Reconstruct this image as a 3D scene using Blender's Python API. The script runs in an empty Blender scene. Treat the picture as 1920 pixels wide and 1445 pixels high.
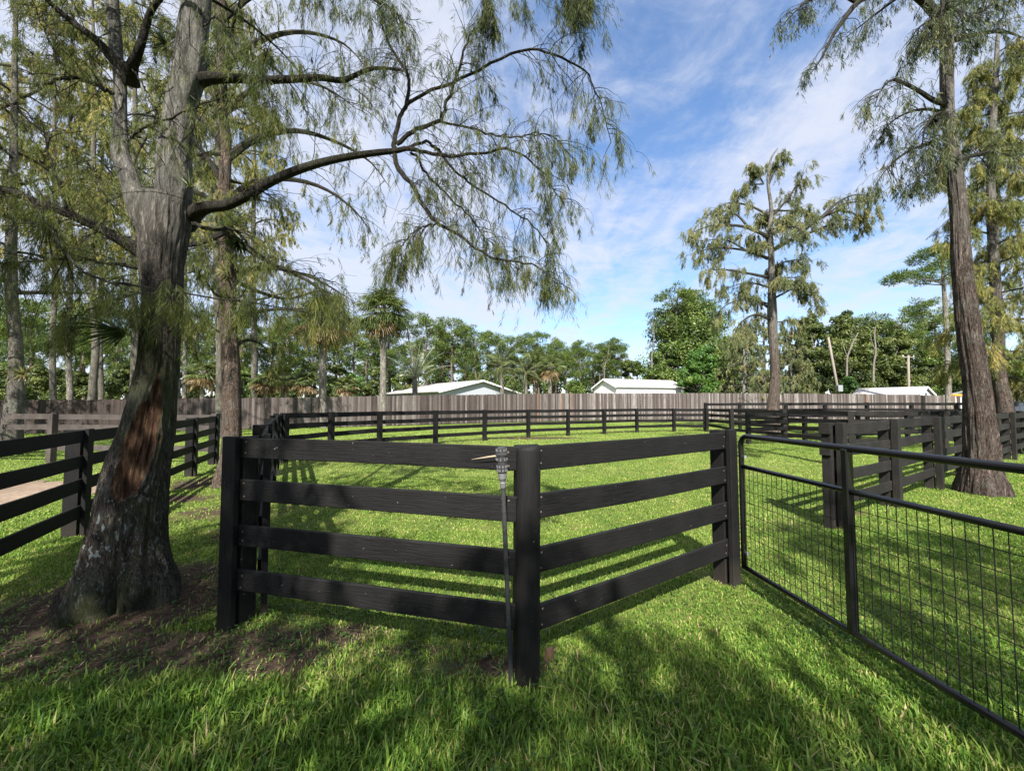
import bpy, bmesh, math, random
import numpy as np
from mathutils import Vector

rng = np.random.default_rng(11)
random.seed(11)
PI = math.pi
scene = bpy.context.scene
COL = scene.collection

# ------------------------------------------------------------------ camera
CAM_Z, F_PX, PITCH = 1.62, 750.0, math.radians(2.7)
cam_data = bpy.data.cameras.new("camera")
cam = bpy.data.objects.new("camera", cam_data)
COL.objects.link(cam)
cam.location = (0, 0, CAM_Z)
cam.rotation_euler = (PI / 2 + PITCH, 0, 0)
cam_data.sensor_width = 36.0
cam_data.lens = 36.0 * F_PX / 1920.0
cam_data.clip_start = 0.05
cam_data.clip_end = 2000
scene.camera = cam


def P(px, py, d):
    """point of the place seen at a photo pixel, d metres ahead of the camera"""
    u, v = (px - 960) / F_PX, (722.5 - py) / F_PX
    y = math.cos(PITCH) - v * math.sin(PITCH)
    z = math.sin(PITCH) + v * math.cos(PITCH)
    t = d / y
    return np.array((u * t, d, CAM_Z + z * t))


def G(px, py):
    """point of the ground at a photo pixel"""
    u, v = (px - 960) / F_PX, (722.5 - py) / F_PX
    y = math.cos(PITCH) - v * math.sin(PITCH)
    z = math.sin(PITCH) + v * math.cos(PITCH)
    t = -CAM_Z / z
    return np.array((u * t, y * t, 0.0))


# ------------------------------------------------------------------ noise
def _hash(ix, iy, iz):
    h = (ix * 374761393 + iy * 668265263 + iz * 2147483647 * 3 + 12345) & 0xFFFFFFFF
    h = ((h ^ (h >> 13)) * 1274126177) & 0xFFFFFFFF
    h = (h ^ (h >> 16)) & 0xFFFFFF
    return h / float(0xFFFFFF)


def vnoise(x, y, z=0.0):
    x, y, z = np.broadcast_arrays(np.asarray(x, float), np.asarray(y, float), np.asarray(z, float))
    ix, iy, iz = np.floor(x).astype(np.int64), np.floor(y).astype(np.int64), np.floor(z).astype(np.int64)
    fx, fy, fz = x - ix, y - iy, z - iz
    fx, fy, fz = fx * fx * (3 - 2 * fx), fy * fy * (3 - 2 * fy), fz * fz * (3 - 2 * fz)
    r = 0
    for dx in (0, 1):
        for dy in (0, 1):
            for dz in (0, 1):
                w = (fx if dx else 1 - fx) * (fy if dy else 1 - fy) * (fz if dz else 1 - fz)
                r = r + w * _hash(ix + dx, iy + dy, iz + dz)
    return r


def fbm(x, y, z=0.0, o=4):
    s, a, t = 0, 0.5, 0
    for k in range(o):
        f = 2 ** k
        s = s + a * vnoise(np.asarray(x) * f + 17 * k, np.asarray(y) * f + 31 * k, np.asarray(z) * f)
        t += a
        a *= 0.5
    return s / t


def unit(v):
    v = np.asarray(v, float)
    return v / np.maximum(np.linalg.norm(v, axis=-1, keepdims=True), 1e-9)


# ------------------------------------------------------------------ mesh buffer
class Buf:
    def __init__(s):
        s.v, s.q, s.t, s.qt, s.tt, s.n = [], [], [], [], [], 0
        s.attr = {}

    def add(s, V, Q=None, T=None, qt=0.5, tt=0.5):
        V = np.asarray(V, float).reshape(-1, 3)
        if Q is not None and len(Q):
            Q = np.asarray(Q, np.int64).reshape(-1, 4)
            s.q.append(Q + s.n)
            s.qt.append(np.broadcast_to(np.asarray(qt, float), (len(Q),)))
        if T is not None and len(T):
            T = np.asarray(T, np.int64).reshape(-1, 3)
            s.t.append(T + s.n)
            s.tt.append(np.broadcast_to(np.asarray(tt, float), (len(T),)))
        s.v.append(V)
        s.n += len(V)

    def mesh(s, name, mat, off=(0, 0, 0), smooth=False):
        me = bpy.data.meshes.new(name)
        V = np.concatenate(s.v) - np.asarray(off, float) if s.v else np.zeros((0, 3))
        Q = np.concatenate(s.q) if s.q else np.zeros((0, 4), np.int64)
        T = np.concatenate(s.t) if s.t else np.zeros((0, 3), np.int64)
        tint = np.concatenate([*s.qt, *s.tt]) if (s.qt or s.tt) else np.zeros(0)
        me.vertices.add(len(V))
        me.vertices.foreach_set("co", V.astype(np.float32).ravel())
        loops = np.concatenate([Q.ravel(), T.ravel()]).astype(np.int32)
        me.loops.add(len(loops))
        me.loops.foreach_set("vertex_index", loops)
        npoly = len(Q) + len(T)
        me.polygons.add(npoly)
        starts = np.concatenate([np.arange(len(Q)) * 4, len(Q) * 4 + np.arange(len(T)) * 3]).astype(np.int32)
        me.polygons.foreach_set("loop_start", starts)
        me.polygons.foreach_set("use_smooth", np.full(npoly, bool(smooth)))
        a = me.attributes.new("tint", 'FLOAT', 'FACE')
        a.data.foreach_set("value", tint.astype(np.float32))
        for k, arr in s.attr.items():
            b = me.attributes.new(k, 'FLOAT', 'POINT')
            b.data.foreach_set("value", np.asarray(arr, np.float32))
        me.update(calc_edges=True)
        me.validate()
        if mat:
            me.materials.append(mat)
        return me


def tag(o, label=None, cat=None, group=None, kind=None):
    if label: o["label"] = label
    if cat: o["category"] = cat
    if group: o["group"] = group
    if kind: o["kind"] = kind
    return o


def empty(name, loc, label, cat, group=None, rz=0):
    o = bpy.data.objects.new(name, None)
    COL.objects.link(o)
    o.location = [float(c) for c in loc]
    o.rotation_euler = (0, 0, rz)
    o.empty_display_size = 0.2
    return tag(o, label, cat, group)


def root_loc(p):
    l = np.zeros(3)
    while p is not None:
        l = l + np.array(p.location)
        p = p.parent
    return l


def obj(name, buf, mat, parent=None, smooth=False, local=False):
    """link one mesh object; buffers hold world coordinates unless local"""
    off = (0, 0, 0) if local or parent is None else root_loc(parent)
    o = bpy.data.objects.new(name, buf.mesh(name, mat, off, smooth))
    COL.objects.link(o)
    if parent: o.parent = parent
    return o


def alone(name, buf, mat, loc, label, cat, group=None, smooth=False):
    """a thing that is one mesh, with its origin at loc"""
    o = bpy.data.objects.new(name, buf.mesh(name, mat, loc, smooth))
    COL.objects.link(o)
    o.location = [float(c) for c in loc]
    return tag(o, label, cat, group)


def copy_tree(o, loc, rz=0, sc=1.0, label=None, name=None):
    c = o.copy()
    COL.objects.link(c)
    c.location = [float(k) for k in loc]
    c.rotation_euler = (0, 0, rz)
    c.scale = (sc, sc, sc) if np.isscalar(sc) else sc
    if label: c["label"] = label
    for ch in list(o.children):
        d = ch.copy()
        COL.objects.link(d)
        d.parent = c
        for g in list(ch.children):
            e = g.copy()
            COL.objects.link(e)
            e.parent = d
    return c


# ------------------------------------------------------------------ shape helpers
def tube(buf, pts, rad, n=8, tint=0.5, cap=True):
    tubes(buf, np.asarray(pts, float)[None], np.asarray(rad, float)[None], n, tint, cap)


def tubes(buf, Pt, R, n=4, tint=0.5, cap=False):
    """M tubes of K rings at once"""
    Pt = np.asarray(Pt, float)
    M, K, _ = Pt.shape
    R = np.broadcast_to(np.asarray(R, float), (M, K))
    T = np.empty_like(Pt)
    T[:, 1:-1] = Pt[:, 2:] - Pt[:, :-2]
    T[:, 0] = Pt[:, 1] - Pt[:, 0]
    T[:, -1] = Pt[:, -1] - Pt[:, -2]
    T = unit(T)
    ref = np.where(np.abs(T[:, :1, 2:3]) > 0.9, np.array([1.0, 0, 0]), np.array([0, 0, 1.0]))
    N = unit(np.cross(T[:, 0], ref[:, 0]))
    Ns = [N]
    for k in range(1, K):
        N = N - T[:, k] * np.sum(N * T[:, k], -1, keepdims=True)
        N = unit(N)
        Ns.append(N)
    N = np.stack(Ns, 1)
    B = np.cross(T, N)
    th = np.arange(n) * 2 * PI / n
    ring = N[:, :, None] * np.cos(th)[None, None, :, None] + B[:, :, None] * np.sin(th)[None, None, :, None]
    V = Pt[:, :, None] + ring * R[:, :, None, None]
    idx = np.arange(M * K * n).reshape(M, K, n)
    a, b = idx[:, :-1], idx[:, 1:]
    Q = np.stack([a, np.roll(a, -1, 2), np.roll(b, -1, 2), b], -1).reshape(-1, 4)
    Tt = None
    V = V.reshape(-1, 3)
    if cap:
        c0 = len(V)
        V = np.concatenate([V, Pt[:, 0], Pt[:, -1]])
        t0 = np.stack([np.broadcast_to(c0 + np.arange(M)[:, None], (M, n)), np.roll(idx[:, 0], -1, 1), idx[:, 0]], -1)
        t1 = np.stack([np.broadcast_to(c0 + M + np.arange(M)[:, None], (M, n)), idx[:, -1], np.roll(idx[:, -1], -1, 1)], -1)
        Tt = np.concatenate([t0.reshape(-1, 3), t1.reshape(-1, 3)])
    if np.ndim(tint):
        qt = np.repeat(tint, (K - 1) * n)
        buf.add(V, Q, Tt, qt, 0.5)
    else:
        buf.add(V, Q, Tt, tint, tint)


def resample(pts, n):
    """smooth (Catmull-Rom) resampling of a polyline to n points; extra columns are carried along"""
    p = np.asarray(pts, float)
    q = np.concatenate([[2 * p[0] - p[1]], p, [2 * p[-1] - p[-2]]])
    t = np.linspace(0, len(p) - 1, n)
    i = np.minimum(t.astype(int), len(p) - 2)
    f = (t - i)[:, None]
    a, b, c, d = q[i], q[i + 1], q[i + 2], q[i + 3]
    return 0.5 * (2 * b + (c - a) * f + (2 * a - 5 * b + 4 * c - d) * f * f + (3 * b - a - 3 * c + d) * f ** 3)


def ribbons(buf, Pt, side, W, tint=0.5):
    """M flat strips of K stations"""
    Pt = np.asarray(Pt, float)
    M, K, _ = Pt.shape
    W = np.broadcast_to(np.asarray(W, float), (M, K))
    side = np.asarray(side, float)
    if side.ndim == 2: side = side[:, None]
    L = Pt - side * W[:, :, None] / 2
    Rr = Pt + side * W[:, :, None] / 2
    V = np.stack([L, Rr], 2).reshape(-1, 3)
    idx = np.arange(M * K * 2).reshape(M, K, 2)
    Q = np.stack([idx[:, :-1, 0], idx[:, :-1, 1], idx[:, 1:, 1], idx[:, 1:, 0]], -1).reshape(-1, 4)
    qt = np.repeat(tint, K - 1) if np.ndim(tint) else tint
    buf.add(V, Q, None, qt)


def kites(buf, base, dirv, length, width, tint, mid=0.45, side=None):
    """N small leaves, one kite-shaped face each"""
    N = len(base)
    if side is None:
        side = unit(np.cross(dirv, rng.normal(size=(N, 3))))
    L = np.broadcast_to(np.asarray(length, float), (N,))[:, None]
    W = np.broadcast_to(np.asarray(width, float), (N,))[:, None]
    m = base + dirv * L * mid
    V = np.stack([base, m + side * W / 2, base + dirv * L, m - side * W / 2], 1).reshape(-1, 3)
    buf.add(V, np.arange(N * 4).reshape(N, 4), None, tint)


def box(buf, c, s, rz=0.0, tint=0.5, bev=0.0, M=None):
    """box of size s centred on c, optionally with chamfered edges"""
    sx, sy, sz = [k / 2 for k in s]
    if bev > 0:
        bm = bmesh.new()
        bmesh.ops.create_cube(bm, size=1.0)
        for v in bm.verts:
            v.co = Vector((v.co.x * s[0], v.co.y * s[1], v.co.z * s[2]))
        bmesh.ops.bevel(bm, geom=list(bm.edges), offset=bev, segments=1, affect='EDGES')
        bm.verts.index_update()
        V = np.array([v.co[:] for v in bm.verts])
        Q = [[v.index for v in f.verts] for f in bm.faces if len(f.verts) == 4]
        T = [[v.index for v in f.verts] for f in bm.faces if len(f.verts) == 3]
        bm.free()
    else:
        V = np.array([(x, y, z) for x in (-sx, sx) for y in (-sy, sy) for z in (-sz, sz)])
        Q = [(0, 1, 3, 2), (4, 6, 7, 5), (0, 4, 5, 1), (2, 3, 7, 6), (0, 2, 6, 4), (1, 5, 7, 3)]
        T = None
    if M is not None:
        V = V @ np.asarray(M).T
    elif rz:
        c_, s_ = math.cos(rz), math.sin(rz)
        V = V @ np.array([[c_, s_, 0], [-s_, c_, 0], [0, 0, 1]])
    buf.add(V + np.asarray(c, float), Q, T, tint, tint)


def prism(buf, a, b, w, h, bev=0.0, tint=0.5, up=(0, 0, 1)):
    """straight bar from a to b, w across and h along up"""
    a, b = np.asarray(a, float), np.asarray(b, float)
    x = unit(b - a)
    y = unit(np.cross(np.asarray(up, float), x))
    z = np.cross(x, y)
    M = np.stack([x, y, z], 1)
    box(buf, (a + b) / 2, (np.linalg.norm(b - a), w, h), tint=tint, bev=bev, M=M)


# ------------------------------------------------------------------ materials
class NT:
    def __init__(s, name):
        s.m = bpy.data.materials.new(name)
        s.m.use_nodes = True
        s.t = s.m.node_tree
        s.t.nodes.clear()
        s.out = s.t.nodes.new("ShaderNodeOutputMaterial")

    def n(s, typ, **kw):
        nd = s.t.nodes.new(typ)
        for k, v in kw.items():
            if k.startswith("i_"):
                key = k[2:].replace("_", " ")
                nd.inputs[key].default_value = v
            elif k.startswith("x"):
                nd.inputs[int(k[1:])].default_value = v
            else:
                setattr(nd, k, v)
        return nd

    def l(s, a, b):
        s.t.links.new(a, b)

    def ramp(s, fac, stops, interp='LINEAR'):
        r = s.n("ShaderNodeValToRGB")
        r.color_ramp.interpolation = interp
        el = r.color_ramp.elements
        while len(el) < len(stops): el.new(0.5)
        for e, (p, c) in zip(el, stops):
            e.position = p
            e.color = (c[0], c[1], c[2], 1) if not np.isscalar(c) else (c, c, c, 1)
        s.l(fac, r.inputs[0])
        return r.outputs[0]

    def mix(s, fac, a, b, blend='MIX'):
        m = s.n("ShaderNodeMix", data_type='RGBA', blend_type=blend)
        for sock, v in ((m.inputs[0], fac), (m.inputs[6], a), (m.inputs[7], b)):
            if hasattr(v, "is_linked"): s.l(v, sock)
            elif np.isscalar(v): sock.default_value = v
            else: sock.default_value = (*v, 1)
        return m.outputs[2]

    def math(s, op, a, b=None, clamp=False):
        m = s.n("ShaderNodeMath", operation=op, use_clamp=clamp)
        for sock, v in ((m.inputs[0], a), (m.inputs[1], b)):
            if v is None: continue
            if hasattr(v, "is_linked"): s.l(v, sock)
            else: sock.default_value = v
        return m.outputs[0]

    def noise(s, vec, scale, detail=4, rough=0.55, dist=0.0):
        n = s.n("ShaderNodeTexNoise")
        n.inputs["Scale"].default_value = scale
        n.inputs["Detail"].default_value = detail
        n.inputs["Roughness"].default_value = rough
        n.inputs["Distortion"].default_value = dist
        if vec is not None: s.l(vec, n.inputs["Vector"])
        return n.outputs["Fac"]

    def pos(s, scale=(1, 1, 1), kind="world"):
        if kind == "world":
            g = s.n("ShaderNodeNewGeometry").outputs["Position"]
        else:
            g = s.n("ShaderNodeTexCoord").outputs["Object"]
        m = s.n("ShaderNodeMapping")
        m.inputs["Scale"].default_value = scale
        s.l(g, m.inputs["Vector"])
        return m.outputs[0]

    def attr(s, name):
        return s.n("ShaderNodeAttribute", attribute_name=name).outputs["Fac"]

    def rand(s):
        return s.n("ShaderNodeObjectInfo").outputs["Random"]

    def principled(s, col, rough=0.7, bump=None, bdist=0.01, bstr=0.6, metal=0.0, spec=0.3):
        p = s.n("ShaderNodeBsdfPrincipled")
        if hasattr(col, "is_linked"): s.l(col, p.inputs["Base Color"])
        else: p.inputs["Base Color"].default_value = (*col, 1)
        if hasattr(rough, "is_linked"): s.l(rough, p.inputs["Roughness"])
        else: p.inputs["Roughness"].default_value = rough
        p.inputs["Metallic"].default_value = metal
        p.inputs["Specular IOR Level"].default_value = spec
        if bump is not None:
            b = s.n("ShaderNodeBump")
            b.inputs["Strength"].default_value = bstr
            b.inputs["Distance"].default_value = bdist
            s.l(bump, b.inputs["Height"])
            s.l(b.outputs[0], p.inputs["Normal"])
        return p

    def done(s, sh):
        s.l(sh.outputs[0] if hasattr(sh, "outputs") else sh, s.out.inputs[0])
        return s.m


def leaf_mat(name, stops, trans=0.35, rough=0.5, spec=0.25, patch=None):
    """leaf: per-leaf tint picks the colour, light passes through thin leaves"""
    k = NT(name)
    t = k.attr("tint")
    if patch:
        nz = k.noise(k.pos(), patch[0], 3)
        t = k.math('ADD', t, k.math('MULTIPLY', k.math('SUBTRACT', nz, 0.5), patch[1]), True)
    col = k.ramp(t, stops)
    p = k.principled(col, rough, spec=spec)
    tr = k.n("ShaderNodeBsdfTranslucent")
    k.l(k.mix(1.0, col, (1.0, 1.05, 0.55), 'MULTIPLY'), tr.inputs[0])
    m = k.n("ShaderNodeMixShader")
    m.inputs[0].default_value = trans
    k.l(p.outputs[0], m.inputs[1])
    k.l(tr.outputs[0], m.inputs[2])
    return k.done(m)


def paint_wood(name, base, light, wear=0.55, rough=0.55, upright=False):
    """dark stained boards with grain, scuffs and rubbed spots"""
    k = NT(name)
    co = k.pos((1, 1, 1), "obj")
    g1 = k.noise(k.pos((20, 20, 1.0) if upright else (1.2, 1.2, 26), "obj"), 6.0, 5, 0.6, 0.4)
    g2 = k.noise(co, 2.3, 5, 0.6)
    spots = k.noise(co, 38.0, 2, 0.5)
    c = k.mix(k.ramp(g1, [(0.35, 0), (0.75, 1)]), base, light)
    c = k.mix(k.math('MULTIPLY', k.ramp(g2, [(0.42, 0), (0.72, 1)]), 0.75), c, tuple(1.25 * l for b, l in zip(base, light)))
    c = k.mix(k.math('MULTIPLY', k.ramp(spots, [(0.735, 0), (0.78, 1)]), wear), c, (0.22, 0.2, 0.18))
    c = k.mix(k.math('MULTIPLY', k.rand(), 0.35), c, light)
    # chipped paint and soil splashed up from the ground
    chip = k.noise(k.pos((9, 9, 3) if upright else (3, 3, 9), "obj"), 7.0, 5, 0.75)
    c = k.mix(k.math('MULTIPLY', k.ramp(chip, [(0.69, 0), (0.74, 1)]), wear), c, (0.085, 0.078, 0.068))
    sz = k.n("ShaderNodeSeparateXYZ")
    k.l(k.pos(), sz.inputs[0])
    mud = k.math('SUBTRACT', k.math('ADD', 0.34, k.math('MULTIPLY', g2, 0.35)), k.math('MULTIPLY', sz.outputs[2], 2.0), True)
    c = k.mix(k.math('MULTIPLY', mud, 0.55), c, (0.055, 0.046, 0.035))
    c = k.mix(k.math('GREATER_THAN', k.attr("tint"), 0.9), c, (0.11, 0.085, 0.07))
    return k.done(k.principled(c, rough, g1, 0.008, 0.6, spec=0.12))


def bark_mat(name, c1, c2, c3, scale=1.0, lichen=0.0, lichen_col=(0.42, 0.45, 0.38), moss=0.0, scar=False, white=False, top=None):
    k = NT(name)
    co = k.pos((1, 1, 1), "obj")
    st = k.pos((9 * scale, 9 * scale, 1.5 * scale), "obj")
    ridg = k.noise(st, 2.2, 6, 0.65, 0.6)
    fine = k.noise(k.pos((40 * scale, 40 * scale, 9 * scale), "obj"), 2.2, 5, 0.7)
    blot = k.noise(co, 1.4, 4, 0.6)
    crack = k.noise(k.pos((15 * scale, 15 * scale, 2.1 * scale), "obj"), 2.6, 6, 0.68, 0.9)
    crk = k.ramp(k.math('ABSOLUTE', k.math('SUBTRACT', crack, 0.5)), [(0.0, 0.0), (0.045, 0.4), (0.12, 1.0)])
    c = k.ramp(ridg, [(0.34, c1), (0.50, c2), (0.66, c3)])
    c = k.mix(k.math('SUBTRACT', 1.0, crk), c, tuple(0.45 * x for x in c1))
    c = k.mix(k.math('MULTIPLY', k.ramp(fine, [(0.42, 0), (0.66, 1)]), 0.55), c, c3)
    if lichen > 0:
        ln = k.noise(co, 3.4, 5, 0.7)
        c = k.mix(k.math('MULTIPLY', k.ramp(ln, [(0.5, 0), (0.62, 1)]), lichen), c, lichen_col)
    if moss > 0:
        c = k.mix(k.math('MULTIPLY', k.ramp(blot, [(0.45, 0), (0.65, 1)]), moss), c, (0.045, 0.06, 0.012))
    if top:
        # greyer, paler bark higher up the stem
        sx = k.n("ShaderNodeSeparateXYZ")
        k.l(co, sx.inputs[0])
        mr = k.n("ShaderNodeMapRange")
        k.l(sx.outputs[2], mr.inputs[0])
        mr.inputs[1].default_value, mr.inputs[2].default_value = top[0], top[1]
        c = k.mix(k.math('MULTIPLY', mr.outputs[0], 0.8), c, k.mix(0.75, c, k.ramp(ridg, [(0.34, tuple(0.3 * x for x in top[2])), (0.52, top[2]), (0.7, tuple(1.7 * x for x in top[2]))])))
    if white:
        wn = k.noise(k.pos((1.5, 1.5, 0.8), "obj"), 26.0, 2, 0.5)
        zone = k.attr("crust")
        big = k.noise(k.pos((1.6, 1.6, 0.6), "obj"), 6.0, 3, 0.6)
        m_ = k.math('MULTIPLY', zone, k.ramp(k.math('ADD', k.math('MULTIPLY', wn, 0.6), k.math('MULTIPLY', big, 0.4)), [(0.575, 0), (0.60, 1)]))
        c = k.mix(m_, c, (0.36, 0.40, 0.40))
    if scar:
        sn = k.noise(k.pos((10, 10, 1.5), "obj"), 3.0, 5, 0.6)
        sc = k.ramp(sn, [(0.28, (0.016, 0.009, 0.006)), (0.44, (0.058, 0.030, 0.019)), (0.56, (0.12, 0.068, 0.041)), (0.66, (0.22, 0.14, 0.082)), (0.76, (0.36, 0.26, 0.155))])
        edge = k.math('ADD', k.attr("scar"), k.math('MULTIPLY', k.math('SUBTRACT', k.noise(co, 16.0, 4, 0.7), 0.5), 0.9))
        c = k.mix(k.ramp(edge, [(0.42, 0), (0.55, 1)]), c, sc)
    h = k.math('ADD', k.math('ADD', ridg, k.math('MULTIPLY', fine, 0.35)), k.math('MULTIPLY', crk, 0.45))
    return k.done(k.principled(c, 0.9, h, 0.03, 1.0, spec=0.12))


def plain_mat(name, c, rough=0.6, var=0.15, scale=3.0, spec=0.3, metal=0.0, streak=False):
    k = NT(name)
    n = k.noise(k.pos((1, 1, 0.15) if streak else (1, 1, 1), "obj"), scale, 5, 0.6)
    col = k.mix(n, tuple(x * (1 - var) for x in c), tuple(min(1, x * (1 + var)) for x in c))
    return k.done(k.principled(col, rough, n, 0.004, 0.2, metal, spec))
# ------------------------------------------------------------------ light and sky
SUN_DIR = unit(np.array((0.06, 1.05, -1.0)))          # the way the light travels
sd = bpy.data.lights.new("sun", 'SUN')
sd.energy = 5.0
sd.angle = math.radians(0.53)
sd.color = (1.0, 0.955, 0.87)
sun = bpy.data.objects.new("sun", sd)
COL.objects.link(sun)
sun.rotation_euler = Vector(SUN_DIR).to_track_quat('-Z', 'Y').to_euler()
sun.location = (0, -30, 40)

world = bpy.data.worlds.new("World")
scene.world = world
world.use_nodes = True
wt = world.node_tree
wt.nodes.clear()


def build_world():
    def n(t, **k):
        nd = wt.nodes.new(t)
        for a, b in k.items(): setattr(nd, a, b)
        return nd

    def link(a, b): wt.links.new(a, b)

    def val(op, a, b=None, clamp=False):
        m = n("ShaderNodeMath", operation=op, use_clamp=clamp)
        for s, v in ((m.inputs[0], a), (m.inputs[1], b)):
            if v is None: continue
            if hasattr(v, "is_linked"): link(v, s)
            else: s.default_value = v
        return m.outputs[0]

    def smooth(v, lo, hi, a=0.0, b=1.0):
        m = n("ShaderNodeMapRange", interpolation_type='SMOOTHSTEP')
        link(v, m.inputs[0])
        for k, x in enumerate((lo, hi, a, b)): m.inputs[k + 1].default_value = x
        return m.outputs[0]

    def noise(vec, scale, loc, sc, detail=6, rough=0.6, dist=0.0):
        mp = n("ShaderNodeMapping")
        mp.inputs["Location"].default_value = loc
        mp.inputs["Scale"].default_value = sc
        link(vec, mp.inputs[0])
        t = n("ShaderNodeTexNoise")
        t.inputs["Scale"].default_value = scale
        t.inputs["Detail"].default_value = detail
        t.inputs["Roughness"].default_value = rough
        t.inputs["Distortion"].default_value = dist
        link(mp.outputs[0], t.inputs["Vector"])
        return t.outputs["Fac"]

    sky = n("ShaderNodeTexSky", sky_type='NISHITA', sun_disc=False)
    sky.sun_elevation = math.asin(-SUN_DIR[2])
    sky.sun_rotation = math.radians(183)
    sky.altitude = 0
    sky.air_density = 1.0
    sky.dust_density = 0.0
    sky.ozone_density = 4.0
    tc = n("ShaderNodeTexCoord")
    sep = n("ShaderNodeSeparateXYZ")
    link(tc.outputs["Generated"], sep.inputs[0])
    zc = val('MAXIMUM', sep.outputs[2], 0.0)
    zz = val('ADD', zc, 0.16)
    comb = n("ShaderNodeCombineXYZ")
    link(val('DIVIDE', sep.outputs[0], zz), comb.inputs[0])
    link(val('DIVIDE', sep.outputs[1], zz), comb.inputs[1])
    pv = comb.outputs[0]
    big = noise(pv, 0.85, (0.35, 0.2, 0), (1.0, 0.65, 1), 3, 0.5, 0.3)
    fine = noise(pv, 3.2, (1.7, 0.4, 0), (1.25, 0.55, 1), 9, 0.62, 0.5)
    wisp = noise(pv, 8.5, (0.2, 3.1, 0), (0.8, 1.0, 1), 6, 0.65, 0.4)
    # an open patch of blue high up, a little to the east
    hole = n("ShaderNodeVectorMath", operation='DISTANCE')
    link(tc.outputs["Generated"], hole.inputs[0])
    hv = unit(P(1225, 40, 1.0) - np.array((0, 0, CAM_Z)))
    hole.inputs[1].default_value = hv
    hm = smooth(hole.outputs["Value"], 0.04, 0.42, 0.20, 0.0)
    west = val('MULTIPLY', smooth(sep.outputs[0], -0.5, 0.3, 1.0, 0.0), 0.12)
    d = val('ADD', val('MULTIPLY', big, 0.42), val('MULTIPLY', fine, 0.72))
    d = val('ADD', d, val('MULTIPLY', wisp, 0.46))
    d = val('SUBTRACT', d, 0.155)
    d = val('ADD', val('SUBTRACT', d, hm), west)
    low = val('MULTIPLY', smooth(sep.outputs[2], 0.0, 0.26, 1.0, 0.0), 0.06)
    d = val('SUBTRACT', d, low)
    cov = smooth(d, 0.38, 0.83, 0.08, 0.90)
    mix = n("ShaderNodeMix", data_type='RGBA')
    link(cov, mix.inputs[0])
    hs = n("ShaderNodeHueSaturation")
    hs.inputs["Saturation"].default_value = 1.12
    hs.inputs["Value"].default_value = 1.0
    link(sky.outputs[0], hs.inputs["Color"])
    link(hs.outputs[0], mix.inputs[6])
    # unseen cloud behind the viewer brightened toward the sun, added as fill light
    dot = n("ShaderNodeVectorMath", operation='DOT_PRODUCT')
    link(tc.outputs["Generated"], dot.inputs[0])
    dot.inputs[1].default_value = tuple(-SUN_DIR)
    fill_glow = smooth(dot.outputs["Value"], 0.05, 0.95, 1.0, 2.2)
    cc = n("ShaderNodeVectorMath", operation='SCALE')
    cc.inputs[0].default_value = (3.2, 3.38, 3.9)
    link(fill_glow, cc.inputs["Scale"])
    link(cc.outputs[0], mix.inputs[7])
    bg = n("ShaderNodeBackground")
    bg.inputs[1].default_value = 0.082
    link(mix.outputs[2], bg.inputs[0])
    out = n("ShaderNodeOutputWorld")
    link(bg.outputs[0], out.inputs[0])


build_world()
scene.view_settings.view_transform = 'Standard'
scene.view_settings.look = 'None'
scene.view_settings.exposure = 1.65
scene.view_settings.gamma = 1.0
scene.render.engine = 'CYCLES'
cy = scene.cycles
cy.max_bounces = 7
cy.diffuse_bounces = 3
cy.glossy_bounces = 2
cy.transmission_bounces = 4
cy.transparent_max_bounces = 4
cy.caustics_reflective = False
cy.caustics_refractive = False
cy.use_denoising = True

# ------------------------------------------------------------------ materials
M = {}
M['fence'] = paint_wood("black_stained_board", (0.0025, 0.0025, 0.003), (0.0105, 0.010, 0.0098), 0.55, 0.62)
M['fence_post'] = paint_wood("black_stained_board_upright", (0.0025, 0.0025, 0.003), (0.0105, 0.010, 0.0098), 0.55, 0.62, upright=True)
M['fence_worn'] = paint_wood("sun_bleached_black_board", (0.005, 0.0047, 0.0046), (0.0195, 0.018, 0.0165), 0.4, 0.7)
M['fence_worn_post'] = paint_wood("sun_bleached_black_board_upright", (0.005, 0.0047, 0.0046), (0.0195, 0.018, 0.0165), 0.4, 0.7, upright=True)
M['fence_grey'] = paint_wood("weathered_grey_board", (0.018, 0.015, 0.014), (0.062, 0.053, 0.048), 0.3, 0.8)
M['fence_grey_post'] = paint_wood("weathered_grey_board_upright", (0.018, 0.015, 0.014), (0.062, 0.053, 0.048), 0.3, 0.8, upright=True)
M['gate'] = plain_mat("black_gloss_tube", (0.006, 0.006, 0.007), 0.22, 0.1, spec=0.5)
M['wire'] = plain_mat("black_wire", (0.006, 0.006, 0.006), 0.5)
M['steel'] = plain_mat("zinc_steel", (0.45, 0.45, 0.46), 0.35, metal=0.8)
M['bark_main'] = bark_mat("cypress_bark_dark_foot", (0.016, 0.012, 0.010), (0.074, 0.058, 0.047), (0.20, 0.17, 0.145), 1.2, 0.25, (0.16, 0.17, 0.15), 0.6, scar=True, white=True, top=(2.5, 3.5, (0.20, 0.192, 0.175)))
M['bark_grey'] = bark_mat("cypress_bark_grey", (0.035, 0.029, 0.024), (0.125, 0.108, 0.092), (0.25, 0.225, 0.195), 1.0, 0.35, (0.22, 0.23, 0.19), 0.2)
M['bark_brown'] = bark_mat("cypress_bark_brown", (0.026, 0.016, 0.011), (0.105, 0.072, 0.053), (0.235, 0.18, 0.142), 1.1, 0.25, (0.17, 0.175, 0.15))
M['bark_red'] = bark_mat("cypress_bark_reddish", (0.016, 0.011, 0.009), (0.072, 0.051, 0.042), (0.18, 0.142, 0.12), 0.8, 0.2, (0.17, 0.175, 0.15), top=(4.0, 7.0, (0.15, 0.145, 0.13)))
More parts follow.
